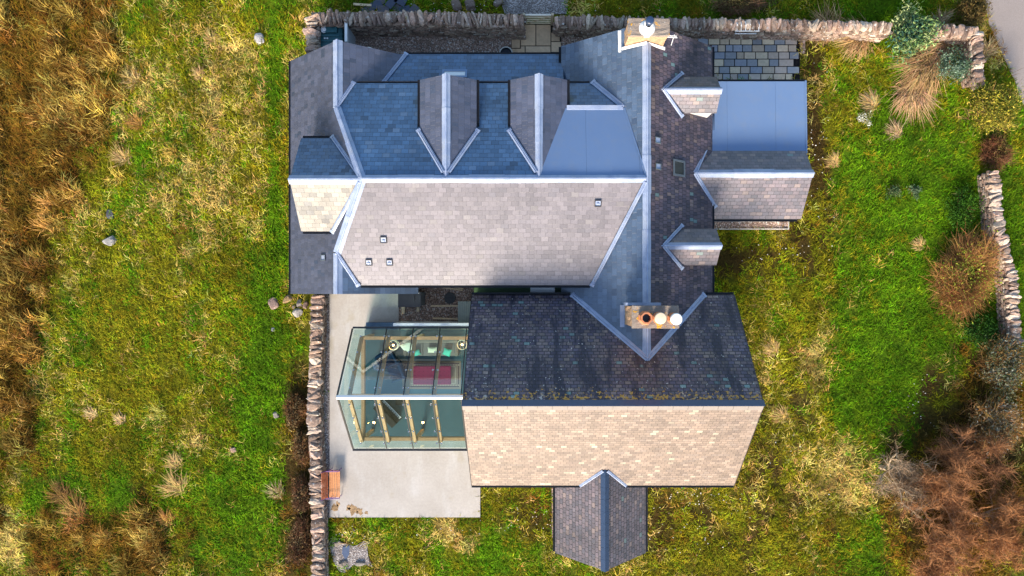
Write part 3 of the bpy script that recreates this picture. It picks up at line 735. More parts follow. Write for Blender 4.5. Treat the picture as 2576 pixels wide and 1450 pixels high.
def dormer_x(yr, hw, zr, ze, xf, xb, mat, base, rw=.17, zb=3.2):
    s = (zr - ze) / hw; A = Acc(); a = hw - .1; zz = ze - .08; sg = 1 if xf > xb else -1; xw = xf - sg * .12
    v = [(xb, yr - a, zb), (xb, yr + a, zb), (xw, yr + a, zb), (xw, yr - a, zb), (xb, yr - a, zz), (xb, yr + a, zz), (xw, yr + a, zz), (xw, yr - a, zz), (xb, yr, zr - .12), (xw, yr, zr - .12)]
    A.add(v, [(0, 1, 2, 3), (0, 3, 7, 4), (1, 5, 6, 2), (3, 2, 6, 9, 7), (0, 4, 8, 5, 1), (4, 7, 9, 8), (5, 8, 9, 6)])
    d = keep(A.build('dormer', M[base]), house)
    m1, m2 = mat if isinstance(mat, tuple) else (mat, mat)
    slab([(xb, yr, zr), (xf, yr, zr), (xf, yr + hw, ze), (xb, yr + hw, ze)], m1, parent=d)
    slab([(xb, yr, zr), (xb, yr - hw, ze), (xf, yr - hw, ze), (xf, yr, zr)], m2, parent=d)
    ridge((xb, yr, zr), (xf + sg * .04, yr, zr), rw, s, s, parent=d)
    w_ = Acc(); x0, x1 = sorted((xw + sg * .03, xw - sg * .02)); w_.box((x0, yr - .45, zz - .9), (x1, yr + .45, zz - .05)); keep(w_.build('window', M['pane']), d)
    return d
d = dormer_x(4.87, 2.13, 6.30, 4.80, -10.6, -7.5, ('slate_new', 'slate_dormer_sunlit'), 'greyclad', .2, 2.6)
valley((-7.55, 5.02, 6.25), (-9.16, 7.05, 4.8), .09, parent=d)
valley((-7.55, 4.72, 6.25), (-9.16, 2.70, 4.8), .09, parent=d)
gutter((-10.55, 7.0, 4.8), (-9.2, 7.0, 4.8), parent=d, off=(0, .05)); gutter((-10.55, 2.74, 4.8), (-9.2, 2.74, 4.8), parent=d, off=(0, -.05))
for yr in (8.965, 2.02):
    d = dormer_x(yr, .835, 5.63, 4.80, 8.38, 5.7, 'slate_annex', 'render')
    valley((5.80, yr + .02, 5.64), (6.80, yr + .98, 4.8), .075, parent=d)
    valley((5.80, yr - .02, 5.64), (6.80, yr - .98, 4.8), .075, parent=d)

# --- roof windows and vents
def on_plane(px, py, f):
    """point of the photograph dropped on roof surface z = f(x, y)"""
    z = 4.5
    for _ in range(40):
        p = P(px, py, z); z = z * .5 + .5 * f(p.x, p.y)
    return P(px, py, z)
fE = lambda x, y: TZ - .82 * (x - TX)
fW = lambda x, y: WZ0 + .891 * (x - WX0)
fMS = lambda x, y: mS(y)
fLow = lambda x, y: lz(y)
def frame_on(px, py, f, ex, ey, hgt, name, mat, pane=None, parent=house, rim=.05):
    c = on_plane(px, py, f); e = .05
    dzx = (f(c.x + e, c.y) - f(c.x - e, c.y)) / (2 * e); dzy = (f(c.x, c.y + e) - f(c.x, c.y - e)) / (2 * e)
    A = Acc()
    def q(a, b, h): return (c.x + a, c.y + b, f(c.x + a, c.y + b) + h)
    def bx(a0, a1, b0, b1, h0, h1, AA=A):
        v = [q(a, b, h) for h in (h0, h1) for b in (b0, b1) for a in (a0, a1)]
        AA.add(v, [(0, 2, 3, 1), (4, 5, 7, 6), (0, 1, 5, 4), (1, 3, 7, 5), (3, 2, 6, 7), (2, 0, 4, 6)])
    bx(-ex, -ex + rim, -ey, ey, -.02, hgt); bx(ex - rim, ex, -ey, ey, -.02, hgt)
    bx(-ex + rim, ex - rim, -ey, -ey + rim, -.02, hgt); bx(-ex + rim, ex - rim, ey - rim, ey, -.02, hgt)
    o = keep(A.build(name, M[mat]), parent)
    B = Acc(); bx(-ex + rim, ex - rim, -ey + rim, ey - rim, -.02, hgt * .6, B)
    keep(B.build('pane' if pane == 'pane' else 'cover', M[pane or 'lead']), o)
    return o
frame_on(1708, 424, fE, .33, .37, .09, 'roof_window', 'greyclad', 'pane', rim=.09)
frame_on(1144, 186, fLow, .60, .22, .08, 'roof_window', 'membrane', 'white', rim=.10)
for px, py, f in ((965, 605, fMS), (928, 662, fMS), (980, 662, fMS), (1504, 513, fMS), (1656, 420, fE), (1655, 354, fE), (813, 649, fW)):
    blk = f is fMS
    o = frame_on(px, py, f, .145, .135, .09, 'roof_vent', 'black' if blk else 'greyclad', 'lead', rim=.03)
    c = on_plane(px, py, f)
    if blk:
        A = Acc(); A.lathe([(.07, 0), (.07, .03), (.03, .05), (.001, .05)], (c.x, c.y, c.z + .05), k=14); keep(A.build('vent_cap', M['lead']), o)

# --- chimneys
def stone_block(A, x0, x1, y0, y1, z0, z1, col, seed=0, sub=6):
    bm = bmesh.new(); bmesh.ops.create_cube(bm, size=1)
    bmesh.ops.subdivide_edges(bm, edges=bm.edges[:], cuts=sub, use_grid_fill=True)
    bm.verts.index_update(); v = np.array([q.co[:] for q in bm.verts]); f = [tuple(q.index for q in fc.verts) for fc in bm.faces]; bm.free()
    v = v * [x1 - x0, y1 - y0, z1 - z0] + [(x0 + x1) / 2, (y0 + y1) / 2, (z0 + z1) / 2]
    v += (RS.rand(*v.shape) - .5) * .03
    A.add(v, f, col)
def chimney(x0, x1, y0, y1, z0, zt, top=.14):
    A = Acc(); stone_block(A, x0 + .04, x1 - .04, y0 + .04, y1 - .04, z0, zt - top, (1, 1, 1))
    ch = keep(A.build('chimney', M['stack']), house)
    B = Acc(); stone_block(B, x0, x1, y0, y1, zt - top, zt, (1, 1, 1)); keep(B.build('chimney_cap', M['stack_top']), ch)
    return ch
ch = chimney(4.05, 5.96, -1.51, -.60, 4.6, 8.12)
for i, (px, py) in enumerate(((1627, 801), (1661, 801), (1701, 803))):
    c = P(px, py, 8.62) if i < 2 else P(px, py, 8.85)
    A = Acc(); hh = .52 if i < 2 else .72; r0 = .30 if i == 0 else .25
    k = 8 if i != 1 else 12
    A.lathe([(r0 * .92, 0), (r0 * .92, .10), (r0, .12), (r0, .2), (r0 * .82, .26), (r0 * .74, hh - .08), (r0 * .82, hh - .06), (r0 * .82, hh), (r0 * .6, hh), (r0 * .58, hh - .3)], (c.x, c.y, 8.1), k=k, cap=False)
    pot = keep(A.build('chimney_pot', M['clay']), ch)
    D = Acc()
    if i == 0: D.lathe([(.001, .0), (r0 * .6, 0), (r0 * .6, .01), (.001, .01)], (c.x, c.y, 8.1 + hh - .28), k=20, cap=False); keep(D.build('flue', M['black']), ch)
    else:
        rc = .235; D.lathe([(rc, -.02), (rc, .10), (rc * .9, .13), (.02, .15)], (c.x, c.y, 8.1 + hh), (1, 1, 1), k=24)
        keep(D.build('pot_cap', M['white'] if i == 2 else plain('cream cap', (.72, .56, .38), .5, var=.08)), ch)
A = Acc()   # lead apron and step flashing
A.box((4.0, -.62, 5.9), (5.55, -.50, 6.42)); A.sweep([(-.10, 0), (-.10, .05), (.10, .05), (.10, 0)], (3.98, -.62, 5.52), (3.98, -1.6, 5.52))
keep(A.build('chimney_flashing', M['lead']), ch)
ch = chimney(4.03, 5.79, 10.84, 11.56, 4.6, 7.05)
c = P(1632, 60, 7.5)
A = Acc(); A.lathe([(.34, -.0), (.34, .02), (.30, .05), (.20, .12), (.17, .36), (.19, .40), (.19, .44), (.12, .44), (.11, .2)], (c.x, c.y - .02, 7.04), k=24, cap=False); A.box((c.x - .12, 10.80, 6.92), (c.x + .12, 11.1, 7.08), bev=.02)
keep(A.build('chimney_pot', M['white']), ch)
A = Acc(); A.lathe([(.17, 0), (.17, .16), (.14, .19), (.02, .21)], (c.x + .01, c.y + .04, 7.62), k=22); 
for t in range(3): A.tube([(c.x + .13 * math.cos(t * 2.1), c.y + .13 * math.sin(t * 2.1), 7.42), (c.x + .13 * math.cos(t * 2.1), c.y + .03 + .13 * math.sin(t * 2.1), 7.66)], .012)
keep(A.build('cowl', M['navy']), ch)
A = Acc()
for sg, xe in ((-1, 4.03), (1, 5.79)):
    A.sweep([(-.06, .0), (-.06, .03), (.04, .10), (.04, .0)] if sg < 0 else [(.06, .0), (.06, .03), (-.04, .10), (-.04, .0)], (4.91, 10.80, 6.28), (xe + sg * .08, 10.80, 6.28 - .82 * abs(xe - 4.91)))
A.sweep([(-.08, 0), (-.08, .04), (.08, .04), (.08, 0)], (3.9, 10.7, 5.42), (3.88, 11.66, 5.42))
keep(A.build('chimney_flashing', M['white']), ch)
A = Acc(); c = P(1694, 100, 6.3)
A.tube([(5.75, 11.05, 6.5), (c.x + .1, c.y + .08, 6.5)], .02); A.tube([(5.78, 10.95, 6.6), (c.x + .1, c.y - .03, 6.6)], .02); A.tube([(c.x - .02, c.y + .1, 6.62), (c.x - .12, c.y - .3, 6.4)], .014)
keep(A.build('aerial', M['white']), ch)

# --- flat link roof with rooflight in the slot between the ranges
slab([(-2.86, -.45, 3.0), (1.6, -.45, 3.0), (1.6, .52, 3.0), (-2.86, .52, 3.0)], 'algae', name='flat_roof')
A = Acc(); a = P(1334, 742, 3.25); b = P(1396, 721, 3.25); A.box((a.x, a.y + .02, 2.9), (b.x, b.y, 3.25), bev=.05)
part(A.build('rooflight', M['white']))
walls([(-2.85, -.5), (1.5, -.5), (1.5, .5), (-2.85, .5)], 2.9)
# grey clad store at the corner of the court
a = P(1003, 770, 1.9); b = P(1055, 736, 1.9)
A = Acc(); A.box((a.x, a.y, -.02), (b.x, b.y, 1.75)); st = thing('garden_store', ((a.x + b.x) / 2, a.y, 0), 'low grey clad store in the corner of the bark chip court', 'shed')
keep(A.build('wall', M['greyclad']), st)
B = Acc(); B.box((a.x - .05, a.y - .06, 1.75), (b.x + .05, b.y, 1.82)); B.box((a.x + .15, a.y + .25, 1.82), (b.x - .25, b.y - .02, 1.87)); keep(B.build('roof', M['edge']), st)
a = P(1154, 816, 1.6); b = P(1181, 760, 1.6)
A = Acc(); A.box((a.x, a.y, -.02), (b.x + .1, b.y, 1.55)); st = thing('side_porch', (a.x, a.y, 0), 'narrow grey roofed lobby against the old slate gable', 'porch'); keep(A.build('wall', M['greyclad']), st)
B = Acc()
for i in range(6): B.box((a.x - .04 + i * .11, a.y - .04, 1.55), (a.x + .06 + i * .11, b.y + .03, 1.585 + .01 * (i % 2)))
keep(B.build('roof', plain('weathered grey boards', (.15, .18, .16), .6, var=.3, scale=3)), st)

# ================================================================== GLASS ROOM
def Z7(x, y, z): return P(831.8 + .24978 * x, 791.6 + .2498 * y, z)
CX0, CX1, CYR, CZR, CYN, CYS, CZE = -8.90, -2.90, -4.82, 5.0, -1.84, -7.79, 2.30
cons = thing('conservatory', (-5.9, CYR, 0), 'glass room with pitched glass roof on a timber frame', 'conservatory')
WOODC = (.40, .215, .10)
def kc(o, p=cons): return keep(o, p)
ctr = lambda t, yy: CZR - (CZR - CZE) * t
bars = [CX0, -7.22, -5.91, -4.59, -3.28]
for side, ye in (('n', CYN), ('s', CYS)):
    for i in range(4):     # roof panes
        x0, x1 = bars[i], bars[i + 1] if i < 3 else bars[4]
        A = Acc(); A.sweep([(0, 0), (0, .012), (x1 - x0 - .03, .012), (x1 - x0 - .03, 0)], (0, 0, 0), (0, 1, 0)) if False else None
        g = .015; v = [(x0 + g, CYR + (.05 if side == 'n' else -.05), CZR - .04), (x1 - g, CYR + (.05 if side == 'n' else -.05), CZR - .04), (x1 - g, ye, CZE), (x0 + g, ye, CZE)]
        A.add(v, [(0, 1, 2, 3)]); kc(A.build('roof_pane', M['glass']))
    for i, x in enumerate(bars):    # black glazing bars
        A = Acc(); A.sweep([(-.022, -.03), (-.022, .03), (.022, .03), (.022, -.03)] if i else [(-.05, -.06), (-.05, .04), (.02, .04), (.02, -.06)], (x, CYR, CZR), (x, ye, CZE)); kc(A.build('glazing_bar', M['black']))
    A = Acc(); o = .0; sg = 1 if side == 'n' else -1
    A.box((CX0, min(ye, ye + sg * .09), CZE - .10), (-3.0, max(ye, ye + sg * .09), CZE + .03)); kc(A.build('eaves_channel', M['black']))
# rafters, bolts
for side, ye in (('n', CYN), ('s', CYS)):
    sg = 1 if side == 'n' else -1
    for i, x in enumerate((-8.42, -7.10, -5.79, -4.53)):
        A = Acc(); w_ = .075; yb = ye - sg * .38; zb = CZE + .38 * (CZR - CZE) / 2.97
        A.sweep([(-w_, -.36), (-w_, -.14), (w_, -.14), (w_, -.36)], (x, CYR, CZR), (x, yb, zb), WOODC); raf = kc(A.build('rafter', M['wood']))
        B = Acc()
        for t in (.13, .38, .64, .88):
            y = CYR + (ye - CYR) * t; z = ctr(t, 0)
            for dx in (-.17, .06) if i else (.0,):
                B.lathe([(.045, 0), (.045, .02), (.03, .035), (.001, .04)], (x + dx, y, z + .015), (1, 1, 1), k=10); B.tube([(x + dx, y, z + .01), (x, y, z - .16)], .014, k=6)
        keep(B.build('glass_bolt', M['steel']), raf)
    A = Acc(); yb = ye - sg * .40; A.box((-8.50, min(yb, yb - sg * .16), CZE - .28), (-2.95, max(yb, yb - sg * .16), CZE - .02), WOODC); kc(A.build('eaves_beam', M['wood']))
    for x in (-8.42, -5.79, -3.3):
        A = Acc(); A.box((x - .08, min(yb, yb - sg * .16), .1), (x + .08, max(yb, yb - sg * .16), CZE - .28), (.50, .30, .14)); kc(A.build('post', M['wood']))
A = Acc(); A.box((-8.50, CYS + .4, CZE - .28), (-8.34, CYN - .4, CZE - .05), WOODC); kc(A.build('tie_beam', M['wood']))
A = Acc(); A.box((-8.40, CYR - .09, CZR - .48), (-2.95, CYR + .09, CZR - .30), WOODC); kc(A.build('ridge_beam', M['wood']))
A = Acc(); A.sweep([(-.10, -.06), (-.09, .0), (0, .045), (.09, .0), (.10, -.06)], (CX0 - .03, CYR, CZR), (CX1, CYR, CZR)); kc(A.build('ridge_cap', M['white']))
# glass walls
for v in ([(CX0 + .06, CYN - .06, .1), (CX1, CYN - .06, .1), (CX1, CYN - .06, CZE - .08), (CX0 + .06, CYN - .06, CZE - .08)],
          [(CX0 + .06, CYS + .06, .1), (CX1, CYS + .06, .1), (CX1, CYS + .06, CZE - .08), (CX0 + .06, CYS + .06, CZE - .08)],
          [(CX0 + .06, CYS + .06, .1), (CX0 + .06, CYN - .06, .1), (CX0 + .06, CYN - .06, CZE - .08), (CX0 + .06, CYR, CZR - .08), (CX0 + .06, CYS + .06, CZE - .08)]):
    A = Acc(); A.add(v, [tuple(range(len(v)))]); kc(A.build('glass_wall', M['glass']))
A = Acc()
for y in (-6.8, -5.8, -3.9, -2.9): A.box((CX0 + .08, y - .012, .1), (CX0 + .40, y + .012, CZE)); 
kc(A.build('glass_fin', M['glass']))
A = Acc(); A.box((CX0 + .05, CYS, .10), (CX1, CYN, .135)); kc(A.build('floor', M['floor']))
A = Acc(); a = P(987, 826, 2.2); A.box((P(990, 820, 2.2).x, CYN + .12, .1), (CX1, CYN + .26, 2.3)); kc(A.build('upstand', M['white']))
A = Acc(); A.box((P(921, 820, .6).x, CYN - .05, .1), (P(1003, 820, .6).x, CYN + .22, .62)); kc(A.build('planter_wall', M['navy']))

# --- furniture (things of their own)
def sofa():
    c0 = Z7(860, 290, .4); t = thing('sofa', (-4.75, -2.9, .135), 'grey buttoned sofa under the glass roof with cushions on it', 'sofa')
    x0, x1 = Z7(735, 0, .5).x, Z7(1290, 0, .5).x; yb = -2.42
    G = (.13, .125, .11)
    A = Acc(); A.box((x0, yb - .95, .2), (x1, yb, .42), G, bev=.04); keep(A.build('base', M['fabric']), t)
    A = Acc(); n = 3
    for i in range(n): a = x0 + .18 + (x1 - x0 - .36) * i / n; A.box((a + .01, yb - .93, .42), (a + (x1 - x0 - .36) / n - .01, yb - .2, .58), (.15, .15, .14), bev=.05)
    keep(A.build('seat_cushion', M['fabric']), t)
    A = Acc(); A.box((x0, yb - .24, .42), (x1, yb, .92), G, bev=.08)
    for i in range(11):
        for j in range(2): A.box((x0 + .25 + i * .22 + .11 * j, yb - .27, .62 + .15 * j), (x0 + .29 + i * .22 + .11 * j, yb - .235, .66 + .15 * j), (.05, .05, .045))
    keep(A.build('backrest', M['fabric']), t)
    for a in (x0, x1 - .2):
        A = Acc(); A.box((a, yb - .95, .2), (a + .2, yb - .02, .72), G, bev=.08); keep(A.build('armrest', M['fabric']), t)
    for a, b in ((x0 + .1, yb - .1), (x1 - .1, yb - .1), (x0 + .1, yb - .85), (x1 - .1, yb - .85)):
        A = Acc(); A.tube([(a, b, .135), (a, b, .21)], .03); keep(A.build('leg', M['black']), t)
sofa()
def cushion(x, y, w_, h_, rot, col, label, z=.70, tilt=.5):
    bm = bmesh.new(); bmesh.ops.create_grid(bm, x_segments=8, y_segments=8, size=.5); v = []; 
    A = Acc(); n = 9; top = []; bot = []
    for j in range(n):
        for i in range(n):
            a = i / 8 * 2 - 1; b = j / 8 * 2 - 1; th = .09 * (max(0, (1 - a * a) * (1 - b * b)) ** .4) * (1 if 1 else 0)
            pin = 1 - .10 * (1 - abs(a) ** 2) * (abs(b) > .9) - .10 * (1 - abs(b) ** 2) * (abs(a) > .9)
            top.append((a * w_ / 2 * pin, b * h_ / 2 * pin, th)); bot.append((a * w_ / 2 * pin, b * h_ / 2 * pin, -th))
    bm.free()
    v = np.array(top + bot); f = []
    for j in range(8):
        for i in range(8):
            q = j * 9 + i; f.append((q, q + 1, q + 10, q + 9)); f.append((81 + q, 81 + q + 9, 81 + q + 10, 81 + q + 1))
    ct, st_ = math.cos(tilt), math.sin(tilt)
    v = np.stack([v[:, 0], v[:, 1] * ct - v[:, 2] * st_, v[:, 1] * st_ + v[:, 2] * ct], 1)
    cr, sr = math.cos(rot), math.sin(rot); v = np.stack([v[:, 0] * cr - v[:, 1] * sr, v[:, 0] * sr + v[:, 1] * cr, v[:, 2]], 1)
    p = Z7(x, y, z); A.add(v + np.array(p[:]), f, col); o = A.build('cushion', M['fabric'], smooth=True); tag(o, label, 'cushion', 'cushions on the sofa')
cushion(775, 325, .62, .58, .5, (.45, .52, .44), 'large pale green cushion, leftmost on the grey sofa')
cushion(868, 385, .36, .34, .3, (.06, .35, .27), 'small teal cushion half hidden under a rafter on the sofa', .66)
cushion(1025, 357, .50, .34, .0, (.42, .48, .36), 'pale striped oblong cushion in the middle of the sofa')
cushion(1172, 380, .42, .46, -.35, (.05, .36, .26), 'bright teal pointed cushion at the right end of the sofa')
def lamp(x, y, label):
    p = Z7(x, y, 1.35); t = thing('table_lamp', (p.x, p.y, .135), label, 'lamp', 'lamps at the ends of the sofa')
    A = Acc(); A.lathe([(.14, 0), (.14, .03), (.02, .05), (.02, 1.0)], (p.x, p.y, .135), k=14); keep(A.build('stand', M['steel']), t)
    A = Acc(); A.lathe([(.27, -.18), (.25, .08), (.225, .08), (.245, -.18)], (p.x, p.y, 1.3), (.75, .68, .5), k=28, cap=False); sh = keep(A.build('lamp_shade', M['fabric']), t)
    B = Acc()
    for k in range(6): B.tube([(p.x, p.y, 1.36), (p.x + .24 * math.cos(k * 1.047), p.y + .24 * math.sin(k * 1.047), 1.36)], .007, k=5)
    keep(B.build('spoke', M['steel']), sh)
    B = Acc(); B.lathe([(.001, -.05), (.04, -.03), (.05, .01), (.03, .05), (.001, .06)], (p.x, p.y, 1.29), k=12, cap=False); keep(B.build('bulb', M['bulb']), t)
lamp(628, 310, 'drum shaded lamp, lit, at the left end of the grey sofa')
lamp(1322, 306, 'drum shaded lamp, lit, at the right end of the grey sofa')
def armchair(x, y, rot, label):
    p = Z7(x, y, .3); t = thing('armchair', (p.x, p.y, .135), label, 'armchair', 'navy armchairs')
    C_ = (.012, .035, .075)
    def part_(nm, a, b, bev=.05):
        A = Acc(); A.box(a, b, C_, bev=bev)
        V = A.v[0]; cr, sr = math.cos(rot), math.sin(rot); A.v[0] = np.stack([V[:, 0] * cr - V[:, 1] * sr + p.x, V[:, 0] * sr + V[:, 1] * cr + p.y, V[:, 2] + .135], 1)
        keep(A.build(nm, M['fabric']), t)
    part_('seat', (-.36, -.36, .12), (.36, .36, .42)); part_('backrest', (-.36, .3, .3), (.36, .46, .88), .07)
    part_('armrest', (-.47, -.36, .12), (-.36, .42, .6), .04); part_('armrest', (.36, -.36, .12), (.47, .42, .6), .04)
    for a, b in ((-.38, -.3), (.38, -.3), (-.38, .36), (.38, .36)): part_('leg', (a - .03, b - .03, 0), (a + .03, b + .03, .13), .01)
armchair(575, 455, .5, 'navy armchair nearest the left lamp, turned to the sofa')
armchair(665, 575, -1.2, 'navy armchair beside the rug, set lower in the room')
# small sculpture on a round table
p = Z7(462, 520, .6); t = thing('side_table', (p.x, p.y, .135), 'small round steel table by the armchairs', 'table')
A = Acc(); A.lathe([(.16, 0), (.02, .02), (.02, .5), (.17, .51), (.17, .53), (.001, .53)], (p.x, p.y, .135), k=20, cap=False); keep(A.build('stand', M['steel']), t)
# rug with crimson bench
a, b = Z7(722, 750, .14), Z7(1312, 470, .14)
A = Acc(); RC = (.20, .155, .115); A.box((a.x, a.y, .137), (b.x, b.y, .150), RC)
for k in range(2):
    d_ = .10 + k * .16
    for q0, q1 in (((a.x + d_, a.y + d_), (b.x - d_, a.y + d_ + .05)), ((a.x + d_, b.y - d_ - .05), (b.x - d_, b.y - d_)), ((a.x + d_, a.y + d_), (a.x + d_ + .05, b.y - d_)), ((b.x - d_ - .05, a.y + d_), (b.x - d_, b.y - d_))):
        A.box((q0[0], q0[1], .151 + .001 * k), (q1[0], q1[1], .154 + .001 * k), (.055, .03, .025) if k == 0 else (.30, .26, .2))
for i in range(22):
    xx = a.x + .12 + (b.x - a.x - .24) * i / 21
    for yy in (a.y + .2, b.y - .2): A.box((xx - .03, yy - .03, .155), (xx + .03, yy + .03, .157), (.32, .27, .2), rot=.78)
o = A.build('rug', M['fabric']); tag(o, 'brown patterned rug with a dark border on the glass room floor', 'rug')
a, b = Z7(830, 706, .5), Z7(1210, 520, .5)
t = thing('footstool', ((a.x + b.x) / 2, (a.y + b.y) / 2, .15), 'long crimson buttoned footstool standing on the patterned rug', 'footstool')
A = Acc(); A.box((a.x, a.y, .30), (b.x, b.y, .52), (.22, .008, .045), bev=.04)
for i in range(9):
    for j in range(5): A.box((a.x + .1 + i * (b.x - a.x - .2) / 8 - .02, a.y + .08 + j * (b.y - a.y - .16) / 4 - .02, .52), (a.x + .1 + i * (b.x - a.x - .2) / 8 + .02, a.y + .08 + j * (b.y - a.y - .16) / 4 + .02, .525), (.07, .003, .02))
keep(A.build('cushion_top', M['fabric']), t)
for cx in (a.x + .1, b.x - .1):
    for cy in (a.y + .1, b.y - .1): A = Acc(); A.tube([(cx, cy, .15), (cx, cy, .31)], .03); keep(A.build('leg', M['black']), t)
# digital piano
p = Z7(612, 960, .8); rot = math.atan2(-(1045 - 855), (700 - 515))
t = thing('piano', (p.x, p.y, .135), 'black upright piano with its white keys towards the room, set askew', 'piano')
def pb(nm, a, b, col, mat='vc', bev=0, par=None, AA=None):
    A = AA or Acc(); k0 = len(A.v); A.box(a, b, col, bev=bev); V = A.v[k0]; cr, sr = math.cos(rot), math.sin(rot)
    A.v[k0] = np.stack([V[:, 0] * cr - V[:, 1] * sr + p.x, V[:, 0] * sr + V[:, 1] * cr + p.y, V[:, 2] + .135], 1)
    if AA is None: return keep(A.build(nm, M[mat]), par or t)
pb('case', (-.70, -.55, .0), (.70, -.22, 1.0), (.018, .015, .014), bev=.02)
pb('keybed', (-.70, -.22, .58), (.70, .12, .68), (.02, .018, .017), bev=.01)
A = Acc()
for i in range(36): pb('', (-.64 + i * .0356, -.03, .68), (-.64 + i * .0356 + .032, .10, .70), (.75, .75, .72), AA=A)
keep(A.build('white_keys', M['vc']), t)
A = Acc()
for i in range(36):
    if i % 7 not in (2, 6): pb('', (-.64 + i * .0356 + .024, -.03, .70), (-.64 + i * .0356 + .044, .05, .712), (.01, .01, .01), AA=A)
keep(A.build('black_keys', M['vc']), t)
p2 = Z7(700, 880, .5); tt = thing('piano_stool', (p2.x, p2.y, .135), 'small dark stool in front of the piano', 'stool')
A = Acc(); A.box((p2.x - .22, p2.y - .15, .56), (p2.x + .22, p2.y + .15, .64), (.05, .045, .04), bev=.02); keep(A.build('seat', M['fabric']), tt)
for a_ in (-.18, .18):
    for b_ in (-.11, .11): A = Acc(); A.tube([(p2.x + a_, p2.y + b_, .135), (p2.x + a_, p2.y + b_, .57)], .018); keep(A.build('leg', M['black']), tt)
# uplights at the feet of two posts
for x, lab in ((-8.34, 'small lit uplight at the foot of the corner post'), (-5.77, 'small lit uplight at the foot of the middle post')):
    t = thing('uplight', (x, -6.82, .135), lab, 'lamp', 'floor uplights')
    A = Acc(); A.lathe([(.06, 0), (.07, .10), (.055, .10), (.05, .03)], (x, -7.02, .135), k=14, cap=False); keep(A.build('housing', M['steel']), t)
    A = Acc(); A.lathe([(.001, 0), (.045, .01), (.05, .05), (.001, .08)], (x, -7.02, .20), k=12, cap=False); keep(A.build('bulb', M['bulb']), t)
    # the housing stands clear of the post on its room side
    for ch_ in t.children: ch_.location.y += .14 * 1.0

# ================================================================== STONE WALLS
def ico(sub):
    bm = bmesh.new(); bmesh.ops.create_icosphere(bm, subdivisions=sub, radius=1); bm.verts.index_update()
    v = np.array([q.co[:] for q in bm.verts]); f = [tuple(q.index for q in fc.verts) for fc in bm.faces]; bm.free(); return v, f
ICO3, ICO2 = ico(3), ico(2)
STC = [(.34, .235, .17), (.26, .18, .135), (.42, .32, .25), (.32, .21, .16), (.48, .38, .29), (.22, .155, .12), (.38, .26, .20)]
def stone_geo(sx, sy, sz, hi=True, p=.62, amp=.34):
    v, f = ICO3 if hi else ICO2
    q = np.sign(v) * np.abs(v) ** p
    o = RS.rand(3) * 50
    d = np.zeros(len(v))
    for k, (a, s_) in enumerate(((1.3, 1.), (2.9, .5))):
        d += s_ * (vnoise(v[:, 0] * a + o[0] + v[:, 2] * 1.7, v[:, 1] * a + o[1] - v[:, 2] * 1.3, 5 + k) - .5)
    # a couple of chisel cuts
    q = q * (1 + amp * d[:, None])
    for _ in range(3):
        n = RS.randn(3); n /= np.linalg.norm(n); t = .72 + .25 * RS.rand(); k = q @ n
        q = q - np.outer(np.maximum(0, k - t), n)
    return q * [sx, sy, sz], f
def rotz(v, a):
    c, s_ = math.cos(a), math.sin(a); return np.stack([v[:, 0] * c - v[:, 1] * s_, v[:, 0] * s_ + v[:, 1] * c, v[:, 2]], 1)
def stone_wall(path, h, thick, label, cat='wall', step=(.11, .22), cope_h=.24, wob_=.03, tone=1.0):
    c0 = path[0]; t = thing('stone_wall', (c0[0], c0[1], 0), label, cat, 'drystone boundary walls')
    core, cope, face = Acc(), Acc(), Acc()
    for i in range(len(path) - 1):
        a, b = Vector(path[i]), Vector(path[i + 1]); L = (b - a).length; ang = math.atan2((b - a).y, (b - a).x)
        core.sweep([(-thick * .40, -.05), (-thick * .36, h), (thick * .36, h), (thick * .40, -.05)], a.to_3d(), b.to_3d(), (.05, .04, .033))
        d = 0.; hi = L < 40
        while d < L:
            w_ = RS.uniform(*step) * (1.5 if RS.rand() < .18 else 1); q = a.lerp(b, min(1, (d + w_ / 2) / L))
            big = RS.rand() < .15
            v, f = stone_geo(w_ * .56 * (1.25 if big else 1), thick * RS.uniform(.40, .66), cope_h * RS.uniform(.6, 1.0), True, .68, .5)
            v = rotz(v, ang + RS.normal() * .22)
            cc = np.array(STC[RS.randint(len(STC))]) * RS.uniform(.6, 1.45) * tone
            cope.add(v + [q.x + RS.uniform(-wob_, wob_), q.y + RS.uniform(-wob_, wob_), h + .05 + RS.uniform(-.02, .05)], f, cc); d += w_ * .98
        for sd in (-1, 1):
            z = .02
            while z < h - .02:
                hh = RS.uniform(.09, .2); d = RS.uniform(-.1, .1)
                while d < L:
                    w_ = RS.uniform(.16, .5); q = a.lerp(b, max(0, min(1, (d + w_ / 2) / L))); n = Vector((math.sin(ang), -math.cos(ang)))
                    v, f = stone_geo(w_ * .52, .11, hh * .55, False, .5, .2); v = rotz(v, ang + RS.uniform(-.06, .06))
                    lean = thick * (.44 - .08 * z / h)
                    face.add(v + [q.x + n.x * sd * lean, q.y + n.y * sd * lean, z + hh / 2 + RS.uniform(-.01, .01)], f, np.array(STC[RS.randint(len(STC))]) * RS.uniform(.5, 1.1) * tone); d += w_
                z += hh
    keep(core.build('wall_core', M['earth']), t); keep(face.build('wall_face', M['stone']), t); keep(cope.build('coping', M['stone'], smooth=False), t)
    return t
def pth(pts, z): return [P(x, y, z)[:2] for x, y in pts]
stone_wall(pth([(783, 136), (783, 44), (1050, 42), (1312, 50)], 1.8), 1.55, .62, 'tall stone wall from the oil tank corner to the gate', tone=1.0)
stone_wall(pth([(1396, 52), (1750, 58), (2010, 62), (2240, 68)], 1.4), 1.2, .52, 'long stone wall running east from the gate behind the chimney', tone=1.0)
stone_wall(pth([(2335, 74), (2458, 80), (2466, 205)], 1.1), .95, .55, 'corner of stone wall beyond the pale green shrub', step=(.15, .28))
